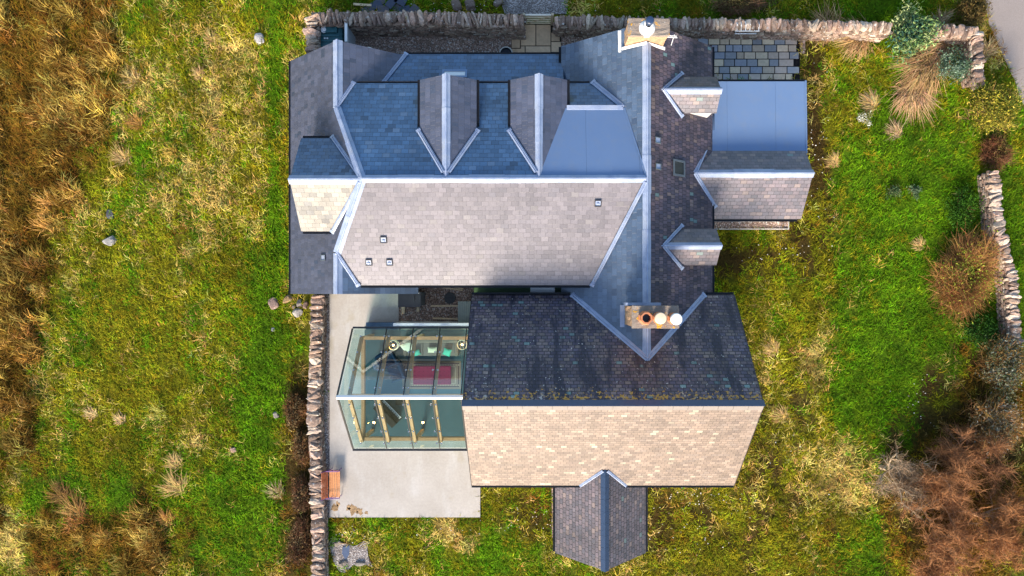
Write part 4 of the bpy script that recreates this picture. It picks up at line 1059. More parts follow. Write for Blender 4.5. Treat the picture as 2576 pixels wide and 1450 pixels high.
stone_wall(pth([(2500, 432), (2512, 570), (2545, 690), (2556, 860)], .9), .8, .55, 'stone wall beside the rusty round shrub near the lane', step=(.16, .28))
stone_wall(pth([(796, 744), (792, 900), (786, 1040), (793, 1180), (797, 1300), (800, 1465)], .75), .55, .62, 'low stone wall along the terrace gravel strip', step=(.10, .36), cope_h=.2, tone=.9)

A = Acc()
for k in range(6):
    q = P(1852 + k * 11, 62, 1.3); A.tube([(q.x, q.y + .16, 1.30), (q.x + .02, q.y - .05, 1.42), (q.x + .05, q.y - .30, 1.22)], .028, (1, 1, 1), 6)
q0, q1 = P(1850, 62, 1.3), P(1912, 62, 1.3)
A.tube([(q0.x, q0.y - .30, 1.22), (q1.x, q1.y - .30, 1.22)], .03); A.tube([(q0.x + .05, q0.y - .36, 1.02), (q1.x - .1, q1.y - .36, 1.02)], .03)
o = A.build('hurdle', M['white']); tag(o, 'small white barred frame hooked over the wall behind the stone patio', 'frame')
# --- boulders and loose stones
def boulder(px, py, sx, sy, sz, rot, col, label, cat='rock', name='boulder', group=None):
    p = P(px, py, sz * .7); v, f = stone_geo(sx, sy, sz, True, .6, .3); v = rotz(v, rot)
    A = Acc(); A.add(v + [0, 0, sz * .6], f, col); A.c[0] = A.c[0] * .52; A.v[0] = A.v[0] * .85; o = A.build(name, M['stone']); o.location = (p.x, p.y, 0); tag(o, label, cat, group)
PK = (.50, .34, .26)
for a in ((688, 763, .30, .33, .18, .5, (.48, .32, .26), 'flat pinkish block lying in the grass left of the wing corner'),
          (722, 753, .32, .19, .16, .5, (.55, .36, .18), 'tan oblong block lying below the wing eaves'),
          (752, 764, .16, .24, .18, .2, (.40, .34, .3), 'mottled stone between the tan block and the low wall'),
          (768, 768, .15, .24, .18, -.2, (.30, .2, .16), 'dark red stone touching the low wall end'),
          (748, 786, .26, .26, .2, .9, (.68, .62, .55), 'white blotched boulder in the grass by the low wall'),
          (739, 773, .10, .10, .1, 0, (.5, .36, .28), 'small pink pebble between the fallen blocks'),
          (687, 829, .12, .12, .07, .1, (.42, .42, .45), 'small square grey stone alone in the grass'),
          (653, 97, .28, .34, .2, .3, (.78, .74, .72), 'white rock with yellow moss in the field above the house'),
          (275, 606, .34, .30, .22, .8, (.62, .58, .52), 'pale mossy rock in the left field'),
          (165, 347, .17, .13, .12, .3, (.8, .78, .72), 'small white stone among the brown rushes'),
          (586, 1133, .18, .17, .12, .2, (.66, .42, .33), 'pink stone alone in the lower left field'),
          (276, 538, .2, .28, .14, .2, (.16, .17, .18), 'dark slate grey rock in the left field'),
          (693, 1045, .17, .2, .16, .4, (.55, .48, .42), 'pale stone beside the brown bramble'),
          (751, 1105, .30, .18, .15, .1, (.48, .30, .16), 'tan stone half under the bramble by the low wall'),
          (1148, 12, .30, .35, .25, .3, (.38, .27, .21), 'tall brown rock outside the yard wall'),
          (1183, 13, .33, .33, .25, .1, (.36, .26, .21), 'rounded brown rock outside the yard wall'),
          (1255, 6, .35, .22, .2, .7, (.40, .31, .25), 'angular brown rock outside the wall near the path'),
          (862, 1418, .26, .18, .1, .5, (.42, .35, .28), 'buff slab in the lower edge of the gravel patch'),
          (905, 1419, .3, .13, .1, 0, (.42, .38, .33), 'long grey slab along the lower edge of the gravel patch'),
          (850, 1368, .2, .14, .1, .4, (.45, .38, .3), 'buff stone at the top of the gravel patch')):
    boulder(*a)
# dark sheets of slate piled outside the wall
t = thing('slate_pile', P(985, 12)[:], 'pile of dark loose roof slates outside the yard wall', 'slate pile')
for k, (px, py) in enumerate(((925, 25), (945, 12), (965, 24), (985, 8), (1000, 20), (1018, 26), (1040, 27), (1008, 4), (956, 4))):
    p = P(px, py, .1); A = Acc(); A.box((p.x - .3, p.y - .2, .06 + .03 * (k % 4)), (p.x + .3, p.y + .2, .09 + .03 * (k % 4)), (.05, .06, .09) if k % 2 else (.09, .08, .09), rot=RS.uniform(-1, 1)); keep(A.build('slate', M['paver']), t)
# white flecks: flints scattered over the soil
A = Acc()
for px, py, n, sx_, sy_ in ((1760, 1260, 60, 110, 40), (1750, 1360, 30, 110, 60), (1960, 640, 30, 110, 50), (2060, 400, 35, 40, 220), (1330, 1310, 30, 90, 40), (1150, 1330, 22, 160, 20), (2000, 1200, 20, 100, 140), (2300, 1010, 25, 40, 80), (1120, 20, 25, 140, 15), (880, 1345, 30, 50, 20), (1560, 30, 8, 200, 10)):
    for _ in range(n):
        p = P(px + RS.randn() * sx_ * .6, py + RS.randn() * sy_ * .6, .03); s_ = RS.uniform(.012, .034)
        v, f = ICO2; A.add(v * [s_, s_ * .8, s_ * .6] * (1 + .3 * RS.rand(len(v), 1)) + [p.x, p.y, .06], f, (.75, .70, .62))
flint = A.build('pebbles', M['stone']); tag(flint, 'pale flints scattered over the bare soil round the house', None, None, 'stuff')

# ================================================================== OTHER THINGS
# gate
p0 = P(1316, 63, 0); p1 = P(1391, 63, 0); gy_ = p0.y
t = thing('garden_gate', (p0.x, gy_, 0), 'pale wooden barred gate in the gap of the stone wall', 'gate')
A = Acc(); A.box((p0.x, gy_ - .05, 0), (p0.x + .12, gy_ + .07, 1.38), (.50, .40, .27)); keep(A.build('post', M['wood']), t)
A = Acc(); A.box((p1.x - .12, gy_ - .05, 0), (p1.x, gy_ + .07, 1.38), (.50, .40, .27)); keep(A.build('post', M['wood']), t)
A = Acc(); A.box((p0.x + .13, gy_ - .03, 1.20), (p1.x - .13, gy_ + .05, 1.30), (.72, .66, .55)); keep(A.build('top_rail', M['wood']), t)
for z in (.12, .36, .6, .84, 1.04): A = Acc(); A.box((p0.x + .13, gy_ - .0, z), (p1.x - .13, gy_ + .035, z + .085), (.62, .50, .33)); keep(A.build('rail', M['wood']), t)
A = Acc(); A.sweep([(-.02, 0), (-.02, .08), (.012, .08), (.012, 0)], (p0.x + .15, gy_ - .03, .15), (p1.x - .15, gy_ - .03, 1.15), (.55, .42, .27)); keep(A.build('brace', M['wood']), t)
# oil tank
c = P(832, 92, 1.2); t = thing('oil_tank', (c.x, c.y, 0), 'dark teal plastic oil tank in the wall corner by the west wing', 'tank')
w2 = .62; A = Acc()
A.box((c.x - w2, c.y - .72, .1), (c.x + w2, c.y + .50, 1.30), bev=.14)
for k in range(5): yy = c.y - .6 + k * .22; A.box((c.x - w2 - .025, yy, .25), (c.x + w2 + .025, yy + .08, 1.22), bev=.03)
for k in range(3): A.box((c.x - w2 + .12, c.y - .58 + .26 * k, 1.27), (c.x + w2 - .12, c.y - .46 + .26 * k, 1.345), bev=.025)
keep(A.build('body', M['tank']), t)
A = Acc(); A.box((c.x - .35, c.y + .12, 1.28), (c.x + .38, c.y + .40, 1.42), bev=.03); keep(A.build('hatch', M['tank']), t)
A = Acc(); A.lathe([(.17, 0), (.17, .05), (.05, .07), (.05, .10), (.001, .10)], (c.x - .28, c.y + .27, 1.36), k=18); keep(A.build('filler_cap', M['white']), t)
for dx in (-.26, -.13): A = Acc(); A.box((c.x + dx - .04, c.y - .18, 1.30), (c.x + dx + .04, c.y - .12, 1.36)); keep(A.build('gauge', M['white']), t)
A = Acc(); A.box((c.x - .7, c.y - .8, 0), (c.x + .7, c.y + .6, .1), (.3, .3, .29)); keep(A.build('plinth', M['paver']), t)
# screen panel
a = P(869, 104, 1.75); b = P(869, 46, 1.75); t = thing('screen_panel', (a.x, a.y, 0), 'white upright screen panel beside the teal oil tank', 'screen')
A = Acc(); A.box((a.x, a.y, .03), (a.x + .05, b.y, 1.7)); keep(A.build('panel', plain('pale grey board', (.40, .43, .46), .6, var=.1)), t)
A = Acc(); A.box((a.x - .04, a.y - .02, 1.7), (a.x + .09, b.y + .02, 1.76)); keep(A.build('cap', M['white']), t)
# satellite dish on the yard wall
c = P(934, 112, 2.6); t = thing('satellite_dish', (c.x, c.y, 2.3), 'small white dish on the wing gable over the gravel yard', 'dish')
A = Acc()
prof = [(.001, .0), (.10, .01), (.19, .04), (.24, .08), (.24, .09), (.19, .055), (.001, .012)]
A.lathe(prof, (0, 0, 0), k=20, cap=False); V = A.v[0]; an = R(62)
A.v[0] = np.stack([V[:, 0], V[:, 1] * math.cos(an) + V[:, 2] * math.sin(an), -V[:, 1] * math.sin(an) + V[:, 2] * math.cos(an)], 1) @ np.array([[.85, -.5, 0], [.5, .85, 0], [0, 0, 1]]) + [c.x, 11.75, 2.6]
keep(A.build('reflector', M['white']), t)
A = Acc(); A.tube([(c.x, 11.3, 2.35), (c.x, 11.7, 2.45), (c.x, 11.75, 2.6)], .02); keep(A.build('arm', M['steel']), t)
# tub by the back wall
c = P(1273, 137, .5); t = thing('plant_tub', (c.x, c.y, 0), 'round dark tub with pale rim against the back wall', 'tub')
A = Acc(); A.lathe([(.26, 0), (.32, .50), (.35, .52), (.35, .56), (.30, .56), (.28, .42), (.001, .42)], (c.x, c.y + .02, .03), (.03, .035, .045), k=24); keep(A.build('pot', M['vc']), t)
A = Acc(); A.lathe([(.345, 0), (.36, .02), (.345, .04), (.30, .04), (.30, .0)], (c.x, c.y + .02, .57), (.55, .52, .46), k=24, cap=False); keep(A.build('rim', M['vc']), t)
# planks, manhole
def plank(px0, py0, px1, py1, wd, label, z=.06, lift=0):
    a = P(px0, py0, z); b = P(px1, py1, z); A = Acc(); a.z = b.z = z + lift
    A.sweep([(-wd / 2, 0), (-wd / 2, .07), (wd / 2, .07), (wd / 2, 0)], a, b, (.62, .44, .25)); A.sweep([(-wd / 2 + .01, .07), (-wd / 2 + .01, .075), (wd / 2 - .01, .075), (wd / 2 - .01, .07)], a, b, (.70, .52, .31))
    o = A.build('timber_plank', M['wood']); tag(o, label, 'plank', 'sawn timbers lying in the court')
plank(1084, 770, 1153, 770, .10, 'upper of the two long planks across the bark court')
plank(1089, 801, 1153, 803, .10, 'lower of the two long planks, nearest the glass room')
plank(1015, 770, 1015, 790, .17, 'short timber offcut below the grey store, left one')
plank(1052, 770, 1052, 785, .15, 'short timber offcut below the grey store, right one')
plank(1098, 721, 1164, 731, .07, 'slanting plank in front of its twin, close under the main eaves')
plank(1112, 719, 1166, 727, .06, 'slanting plank behind its twin, tucked under the main eaves')
c = P(1132, 750, .05); A = Acc(); A.lathe([(.30, 0), (.30, .04), (.26, .05), (.25, .045), (.001, .045)], (c.x, c.y, .04), (.05, .05, .048), k=26); A.box((c.x - .2, c.y - .015, .085), (c.x + .2, c.y + .015, .092), (.02, .02, .02))
o = A.build('manhole_cover', M['paver']); tag(o, 'round dark manhole cover in the bark chip court', 'manhole cover')
plank(890, 12, 935, 15, .12, 'weathered pole lying outside the yard wall'); 
# blue slate piece in gravel patch
c = P(872, 1388, .05); A = Acc()
A.add([(c.x - .2, c.y + .25, .06), (c.x - .25, c.y - .1, .06), (c.x - .05, c.y - .42, .06), (c.x + .12, c.y - .2, .06), (c.x + .15, c.y + .3, .06), (c.x - .2, c.y + .25, .03), (c.x - .25, c.y - .1, .03), (c.x - .05, c.y - .42, .03), (c.x + .12, c.y - .2, .03), (c.x + .15, c.y + .3, .03)], [(0, 1, 2, 3, 4), (5, 9, 8, 7, 6)] + [(i, 5 + i, 5 + (i + 1) % 5, (i + 1) % 5) for i in range(5)], (.05, .08, .15))
o = A.build('broken_slate', M['paver']); tag(o, 'broken blue slate lying on the gravel patch', 'slate')
# bench, facing east with its back to the wall
a = P(817, 1252, .8); b = P(857, 1180, .45)
bx0, bx1 = P(829, 0, .45).x, P(857, 0, .45).x; by0, by1 = P(0, 1250, .45).y, P(0, 1183, .45).y
t = thing('garden_bench', ((bx0 + bx1) / 2, (by0 + by1) / 2, .12), 'slatted wooden bench with purple iron ends by the low wall', 'bench')
A = Acc()
for k in range(6): x = bx0 + .02 + k * (bx1 - bx0 - .02) / 6; A.box((x, by0, .52), (x + (bx1 - bx0) / 6 - .022, by1, .555), np.array((.60, .25, .09)) * RS.uniform(.85, 1.2), bev=.006)
keep(A.build('seat', M['wood']), t)
A = Acc()
for k in range(5): 
    z = .62 + k * .085; x = bx0 - .03 - k * .045; A.box((x - .03, by0, z), (x + .0, by1, z + .07), np.array((.42, .12, .045)) * RS.uniform(.85, 1.2), bev=.006)
keep(A.build('backrest', M['wood']), t)
for y in (by0 - .01, by1 + .01):
    A = Acc(); r_ = .018
    A.tube([(bx1 - .04, y, .12), (bx1 - .07, y, .35), (bx1 - .02, y, .55), (bx1 - .02, y, .74)], r_); A.tube([(bx0 + .06, y, .12), (bx0 + .02, y, .4), (bx0 - .04, y, .6), (bx0 - .26, y, 1.05)], r_)
    A.tube([(bx1 + .02, y, .74), (bx1 - .2, y, .78), (bx0 - .12, y, .76)], r_ * 1.3); A.tube([(bx1 - .04, y, .51), (bx0, y, .51)], r_)
    A.tube([(bx0 + .06, y, .5), (bx0 + .2, y, .64), (bx0 + .3, y, .5), (bx0 + .38, y, .64)], r_ * .8); keep(A.build('end_frame', M['purple']), t)

# ================================================================== VEGETATION
RECT = [(-12.0, -.2, 1.4, 11.5), (1.3, -5, 8.6, 11.75), (-2.95, -9.3, 9.5, 0), (8.4, 3.3, 13.1, 10.2), (1.1, -12.8, 5.5, -9), (-10.95, -12.0, -2.75, 0), (8.9, 11.1, 14.0, 13.4), (-12.0, 11.0, 9.4, 14.4), (9.3, 13.3, 14.2, 14.2), (-12.0, -15.6, -10.9, 0)]
RECT.append((P(1270, 0).x, 14, P(1425, 0).x, 17)); RECT.append((P(838, 0).x, P(0, 1430).y, P(934, 0).x, P(0, 1370).y)); RECT.append((9.4, 3.2, 13.4, 3.8))
def roadside(X, Y):
    px = X / S(0) + NX; py = NY - Y / S(0)
    return px > np.interp(py, [-220, 0, 120, 260, 480, 900], [2420, 2470, 2513, 2572, 2700, 3100]) + 2
def free(X, Y, j=.06):
    ok = ~roadside(X, Y)
    for x0, y0, x1, y1 in RECT: ok &= ~((X > x0 + j * RS.randn(X.size)) & (X < x1 + j * RS.randn(X.size)) & (Y > y0) & (Y < y1))
    return ok
def blades(bx, by, bz, dirx, diry, length, width, rise, col, droop=.3, jit=.25):
    """bent grass blades: two triangles each (lower, upper) as 2 quads -> returns (n,4,3) and colours"""
    n = len(bx); L = length
    sx_, sy_ = -diry, dirx
    h0 = np.stack([bx, by, bz], 1); up = rise
    m = h0 + np.stack([dirx * L * .45, diry * L * .45, up * L * .75], 1)
    t = h0 + np.stack([dirx * L, diry * L, up * L * (1 - droop)], 1)
    sd = np.stack([sx_, sy_, np.zeros(n)], 1) * (width / 2)[:, None]
    q1 = np.stack([h0 - sd * .7, h0 + sd * .7, m + sd, m - sd], 1)
    q2 = np.stack([m - sd, m + sd, t + sd * .15, t - sd * .15], 1)
    V = np.concatenate([q1, q2], 0)
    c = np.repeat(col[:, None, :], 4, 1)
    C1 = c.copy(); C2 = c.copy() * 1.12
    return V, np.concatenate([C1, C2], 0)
def tufts(X, Y, cls, per, Lr, Wr, rise, spread, lean, colour_jit=.28, flat=None, Z=None):
    n = len(X); N = n * per
    bx = np.repeat(X, per) + RS.randn(N) * spread; by = np.repeat(Y, per) + RS.randn(N) * spread
    base = np.repeat(RS.rand(n) * 2 * math.pi, per); ang = base + RS.randn(N) * 1.3
    dx = np.cos(ang) + lean[0]; dy = np.sin(ang) + lean[1]; q = np.sqrt(dx * dx + dy * dy) + 1e-6; mag = np.clip(q, .3, 1.6)
    dx, dy = dx / q, dy / q
    sc = np.repeat(RS.uniform(.7, 1.3, n), per)
    L = RS.uniform(*Lr, N) * sc * (.6 + .4 * mag); W_ = RS.uniform(*Wr, N); rs = RS.uniform(*rise, N)
    col = PAL[cls] if cls.ndim == 1 else cls
    tuftc = (1 + colour_jit * RS.randn(n, 1)) * np.clip(1 + 1.5 * (fbm(X * 1.0, Y * 1.0, 61, 3) - .5), .35, 1.7)[:, None]; hue = 1 + .12 * RS.randn(n, 3)
    c = np.repeat(np.clip(col * np.clip(tuftc, .45, 1.8) * hue, .004, .8), per, 0) * np.clip(1 + .22 * RS.randn(N, 1), .4, 1.7)
    return blades(bx, by, np.full(N, -.01) if Z is None else np.repeat(Z, per), dx, dy, L, W_, rs, c)
VV, CC = [], []
def addt(t): VV.append(t[0]); CC.append(t[1])
NT_ = 74000
X = RS.uniform(-29.5, 27.5, NT_); Y = RS.uniform(-16.2, 16.8, NT_)
k = free(X, Y); X, Y = X[k], Y[k]
cls = np.argmax(growth(X, Y) + .30 * RS.randn(5, X.size) * np.array([.6, 1, 1, .5, .7])[:, None], 0)
for c_, per, Lr, Wr, rise, sp in ((0, 7, (.10, .26), (.018, .034), (.3, 1.1), .09), (1, 7, (.12, .30), (.016, .032), (.25, 1.0), .09), (2, 7, (.16, .38), (.014, .028), (.15, .7), .09), (3, 7, (.2, .45), (.014, .026), (.4, 1.1), .08), (4, 4, (.08, .22), (.016, .03), (.1, .5), .11)):
    m = cls == c_; addt(tufts(X[m], Y[m], cls[m], per, Lr, Wr, rise, sp, (-.1, .15)))
o = big_tris('grass', np.concatenate(VV), np.concatenate(CC), M['blade'], 4)
tag(o, 'rough green, yellow and straw coloured grass covering the field and garden', None, None, 'stuff')
# rushes: tall tussocky brown growth on the left
VV, CC = [], []
n = 9500; X = RS.uniform(-29.5, -15.5, n); Y = RS.uniform(-16.2, 16.8, n); k = free(X, Y); X, Y = X[k], Y[k]
Wt = growth(X, Y); cl = .5 * vnoise(X * .8 + Y * .3, Y * .5 - X * .2, 77) + .5 * vnoise(X * 1.6, Y * 1.3, 78)
k = (Wt[3] - np.maximum(np.maximum(Wt[0], Wt[1]), Wt[2]) + .9 * (fbm(X * 1.1, Y * .8, 303, 3) - .5) + .2 * RS.randn(X.size) > .16) & (cl > .53)
X, Y = X[k], Y[k]
rc = np.where(RS.rand(X.size, 1) < .42, [[.44, .28, .06]], [[.13, .066, .010]])
addt(tufts(X, Y, rc, 30, (.26, .66), (.012, .024), (.6, 1.3), .13, (-.45, .45), .4))
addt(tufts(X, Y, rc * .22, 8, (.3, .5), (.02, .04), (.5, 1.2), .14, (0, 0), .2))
o = big_tris('rushes', np.concatenate(VV), np.concatenate(CC), M['blade'], 4)
tag(o, 'tall rusty brown rushes leaning over on the left of the field', None, None, 'stuff')
# single tussocks one can pick out
def tussock(px, py, r, h, col, label, n=230, lean=(-.5, .45), name='grass_tussock', cat='grass tussock', group='dry grass tussocks', z=.0):
    p = P(px, py, .2)
    X = RS.randn(n) * r * .2; Y = RS.randn(n) * r * .2
    ang = RS.rand(n) * 2 * math.pi; dx = np.cos(ang) + lean[0]; dy = np.sin(ang) + lean[1]; q = np.hypot(dx, dy) + 1e-6
    L = r * RS.uniform(.35, 1.1, n) * np.clip(q, .4, 1.5); c = (np.array(col)[None] * (.85, .78, .60) if name == 'grass_tussock' else .85 * np.array(col)[None]) * np.clip(1 + .3 * RS.randn(n, 1), .35, 1.8) * (1 + .08 * RS.randn(n, 3))
    V, C = blades(X, Y, np.zeros(n), dx / q, dy / q, L, RS.uniform(.018, .034, n), (h if name != 'grass_tussock' else h * .6) / r * RS.uniform(.5, 1.1, n), np.clip(c, .004, .9))
    o = big_tris(name, V, C, M['blade'], 4); o.location = (p.x, p.y, z); tag(o, label, cat, group)
RU = (.40, .22, .075); ST = (.50, .36, .17)
for a in ((190, 325, .75, .6, RU, 'round golden tussock standing clear at the edge of the brown rushes'),
          (122, 300, .8, .6, RU, 'golden tussock left of the white stone in the rushes'),
          (345, 312, .5, .4, (.36, .2, .07), 'upright rusty tussock in the upper left field'),
          (503, 188, .35, .4, ST, 'small buff tussock high in the field'),
          (340, 205, .6, .4, ST, 'buff tussock below the brown rushes at the top'),
          (310, 400, .6, .4, ST, 'straw tussock in the middle of the left field'),
          (450, 1232, .8, .5, ST, 'large straw tussock in the lower left field'),
          (445, 1170, .5, .4, ST, 'straw tussock just above the large one in the lower field'),
          (230, 1045, .35, .3, (.6, .45, .26), 'small pale fan of dry grass in the lower left field'),
          (302, 1060, .32, .3, (.6, .45, .26), 'small pale fan of dry grass right of a similar one'),
          (420, 1310, .5, .4, RU, 'brown tussock in the dark hollow at the bottom left'),
          (370, 1325, .55, .4, (.30, .17, .07), 'dark brown tussock at the bottom left'),
          (200, 1295, .9, .5, (.34, .2, .08), 'wide brown tussock near the lower left corner'),
          (160, 1250, .7, .5, (.2, .12, .05), 'dark brown tussock left of the green hollow'),
          (535, 100, .4, .3, ST, 'straw tussock near the top of the field'),
          (700, 1245, .5, .3, (.42, .34, .22), 'grey straw tussock near the bramble by the low wall'),
          (2105, 410, .45, .35, ST, 'straw tussock in the bare soil right of the annex'),
          (2260, 335, .5, .35, (.45, .33, .22), 'withered brown plant in the green garden, right of the tin roof'),
          (2200, 265, .6, .35, ST, 'tall straw clump in the garden right of the blue flat roof'),
          (2320, 620, .4, .3, ST, 'straw clump in the middle of the green garden'),
          (2200, 260, .5, .3, (.35, .3, .2), 'grey straw clump beside the flowering weed'),
          (1950, 885, .5, .3, ST, 'straw tussock beside the old slate roof'),
          (1975, 1050, .5, .25, ST, 'straw tussock level with the dark ridge of the old roof')):
    tussock(*a)
DR = (.46, .28, .12)
for a in ((2085, 82, 1.0, .5, DR, 'arching tan grass leaning on the wall, left of two', 420, (-.2, .4)),
          (2165, 95, 1.15, .6, DR, 'arching tan grass leaning on the wall next to the pale shrub', 520, (-.5, -.1)),
          (2385, 112, 1.3, .5, (.42, .25, .13), 'tan grass swept along the corner wall', 480, (-.6, -.3)),
          (2330, 165, 1.4, .7, DR, 'long swath of tan grass flowing down from the corner', 620, (-.5, -.5)),
          (2290, 225, 1.2, .6, (.52, .32, .16), 'lower end of the tan grass swath fanning over the green', 520, (.1, -.7)),
          (2480, 130, .6, .4, (.36, .25, .12), 'tan grass at the outer wall corner', 200, (.2, .4)),
          (2360, 60, .6, .5, (.36, .25, .14), 'tan grass tips right of the pale shrub', 160, (.4, .5))):
    tussock(*a[:6], n=a[6], lean=a[7], name='arching_grass', cat='dry grass', group='arching dry grasses')

def bush(px, py, rx, ry, h, cols, label, nleaf=2600, leaf=.07, twigs=0, twc=(.2, .1, .05), name='shrub', cat='shrub', group=None, clump=14, upright=.5, zc=.55):
    p = P(px, py, h * .7); t = thing(name, (p.x, p.y, 0), label, cat, group)
    # leaves in clumps scattered through the crown
    cc = RS.randn(clump, 3); cc /= np.linalg.norm(cc, axis=1)[:, None]; cc[:, 2] = np.abs(cc[:, 2]) * 1.0 - .15; cc *= RS.uniform(.35, .85, (clump, 1))
    if nleaf:
        ci = RS.randint(clump, size=nleaf); pos = cc[ci] + RS.randn(nleaf, 3) * .20
        aa = np.arctan2(pos[:, 1], pos[:, 0]); pos[:, :2] *= (.68 + .62 * vnoise(np.cos(aa) * 1.7 + px, np.sin(aa) * 1.7 + py, 21))[:, None]; pos *= [rx, ry, h * .48]; pos[:, 2] += h * zc; pos[:, 2] = np.maximum(pos[:, 2], .04)
        d = RS.randn(nleaf, 3) + np.array([0, 0, upright]); d /= np.linalg.norm(d, axis=1)[:, None]
        s_ = np.cross(d, RS.randn(nleaf, 3)); s_ /= np.linalg.norm(s_, axis=1)[:, None]
        L = (leaf * RS.uniform(.6, 1.4, nleaf))[:, None]
        V = np.stack([pos - s_ * L * .02, pos + d * L + s_ * L * .34, pos + d * L * 2.1, pos + d * L - s_ * L * .34], 1)
        base = np.array(cols)[RS.randint(len(cols), size=clump)][ci]; base = np.where(RS.rand(nleaf, 1) < .3, np.array(cols)[RS.randint(len(cols), size=nleaf)], base)
        C = np.clip(base * np.clip(1 + .25 * RS.randn(nleaf, 1), .4, 1.8), .004, .9)
        o = big_tris('leaves', V, np.repeat(C[:, None], 4, 1), M['leaf'], 4); o.parent = t
    # stems and twigs
    n = max(twigs, 24); az = RS.rand(n) * 2 * math.pi; el = RS.uniform(.15, 1.0, n); r_ = RS.uniform(.6, 1.05, n)
    lob = .62 + .75 * vnoise(np.cos(az) * 1.7 + px, np.sin(az) * 1.7 + py, 21); r_ = r_ * lob; ti = np.stack([np.cos(az) * rx * r_ * np.sqrt(1 - el ** 2 * .8), np.sin(az) * ry * r_ * np.sqrt(1 - el ** 2 * .8), h * el * r_], 1)
    A = Acc(); A.tube([(0, 0, -.02), (.03, .02, h * .25), (.05, .0, h * .5)], [.05, .035, .02], twc, 6)
    for i in range(min(n, 14)): A.tube([(0, 0, .02), tuple(ti[i] * [.45, .45, .6]), tuple(ti[i] * .9)], [.03, .018, .006], twc, 5)
    keep(A.build('stems', M['twig']), t); A_ = t.children[-1]; A_.matrix_parent_inverse = Matrix()
    if twigs:
        sw = np.stack([-ti[:, 1], ti[:, 0], np.zeros(n)], 1) * RS.uniform(-.5, .5, (n, 1)); st0 = ti * RS.uniform(.45, .95, (n, 1)) + RS.randn(n, 3) * .10; en = ti * RS.uniform(.8, 1.12, (n, 1)) + sw * .5 + RS.randn(n, 3) * .14 * np.array([rx, ry, h * .5]); en[:, 2] = np.maximum(en[:, 2], .05); mid = (st0 + en) / 2 + RS.randn(n, 3) * .05
        dd = en - st0; sd = np.cross(dd, RS.randn(n, 3)); sd /= np.linalg.norm(sd, axis=1)[:, None] + 1e-6; w_ = .008
        V = np.concatenate([np.stack([st0 - sd * w_, st0 + sd * w_, mid + sd * w_ * .8, mid - sd * w_ * .8], 1), np.stack([mid - sd * w_ * .8, mid + sd * w_ * .8, en + sd * w_ * .3, en - sd * w_ * .3], 1)], 0)
        tn = 1 + 1.1 * (fbm(ti[:, 0] * 1.2 + px, ti[:, 1] * 1.2 + py, 9, 2)[:, None] - .5); C = np.clip(np.array(twc)[None] * tn * np.clip(1 + .35 * RS.randn(n, 1), .4, 2) * (1 + .12 * RS.randn(n, 3)), .004, .9); C = np.concatenate([C, C * 1.1])
        o = big_tris('twigs', V, np.repeat(C[:, None], 4, 1), M['twig'], 4); o.parent = t
    return t
bush(2292, 75, 1.25, 1.35, 1.9, [(.13, .22, .07), (.22, .30, .10), (.08, .16, .05), (.04, .10, .07), (.33, .38, .16)], 'pale green leafy shrub growing through the gap in the wall', 5200, .085, clump=30)
bush(2402, 172, .85, .95, 1.3, [(.10, .16, .09), (.17, .24, .17), (.06, .11, .06)], 'sage green shrub inside the wall corner', 2600, .06, clump=20)
bush(2512, 272, 1.35, 1.45, 1.9, [(.16, .16, .02), (.34, .30, .03), (.06, .09, .012), (.42, .32, .05)], 'yellow green shrub between the garden and the lane', 5200, .06, 500, (.2, .12, .05), clump=34)
bush(2450, 690, 1.85, 2.35, 1.7, [(.22, .26, .02), (.30, .34, .04), (.14, .2, .02)], 'large rounded rusty twiggy shrub dotted with yellow leaves', 1300, .055, 8000, (.30, .145, .05), clump=44)
bush(2515, 378, .85, .9, 1.0, [(.12, .07, .03), (.16, .12, .03)], 'dark reddish brown twiggy shrub above the lane wall', 500, .05, 2200, (.16, .07, .035))
bush(2538, 925, 1.3, 1.6, 1.8, [(.22, .24, .20), (.14, .15, .08), (.06, .09, .04), (.20, .12, .04)], 'silver leaved shrub at the right edge, upper of two', 4600, .06, 1800, (.25, .14, .05), clump=34)
bush(2520, 1075, 1.5, 1.5, 1.7, [(.28, .20, .10), (.18, .16, .07), (.26, .14, .045), (.30, .29, .22)], 'silver and tan shrub at the right edge, lower of two', 4200, .06, 3200, (.34, .18, .06), clump=34)
bush(2425, 520, .9, 1.2, .8, [(.03, .09, .008), (.05, .13, .01), (.02, .06, .006)], 'low dark green bush inside the lane wall', 2400, .06, clump=24)
bush(2470, 840, 1.0, 1.3, .9, [(.02, .06, .008), (.03, .09, .01)], 'very dark green bush under the rusty shrub', 2600, .06, clump=24)
bush(2250, 480, .5, .5, .4, [(.06, .11, .04), (.12, .15, .07)], 'small grey green weed in the middle of the lawn', 500, .05, clump=8)
bush(2175, 300, .5, .45, .5, [(.25, .24, .08), (.7, .7, .6), (.2, .2, .06)], 'flowering weed with tiny white heads in the right garden', 700, .035, clump=10)
bush(2300, 480, .4, .5, .35, [(.06, .11, .05), (.10, .15, .08)], 'bluish green clump at the right of the lawn', 500, .05, clump=8)
for i, (px, py, rx, ry, col, lab) in enumerate(((742, 1035, .75, .95, (.15, .075, .03), 'dark rusty bramble mound against the low wall, highest of four'),
        (757, 1130, .6, 1.0, (.17, .085, .035), 'brown bramble mound level with the glass room foot'),
        (755, 1250, .55, 1.0, (.14, .07, .035), 'brown bramble mound level with the bench'),
        (752, 1370, .7, 1.3, (.13, .065, .032), 'dark brown bramble mound at the bottom of the wall'))):
    bush(px, py, rx, ry, .75, [(.16, .10, .04), (.10, .06, .03), (.24, .17, .08)], lab, 900, .05, 2000, col, name='bramble', cat='bramble', group='brambles along the low wall')
bush(1860, 8, 1.6, .7, .8, [(.09, .07, .03), (.14, .11, .04)], 'brown undergrowth outside the wall above the chimney', 1200, .06, 1500, (.16, .09, .05), name='bramble', cat='bramble')
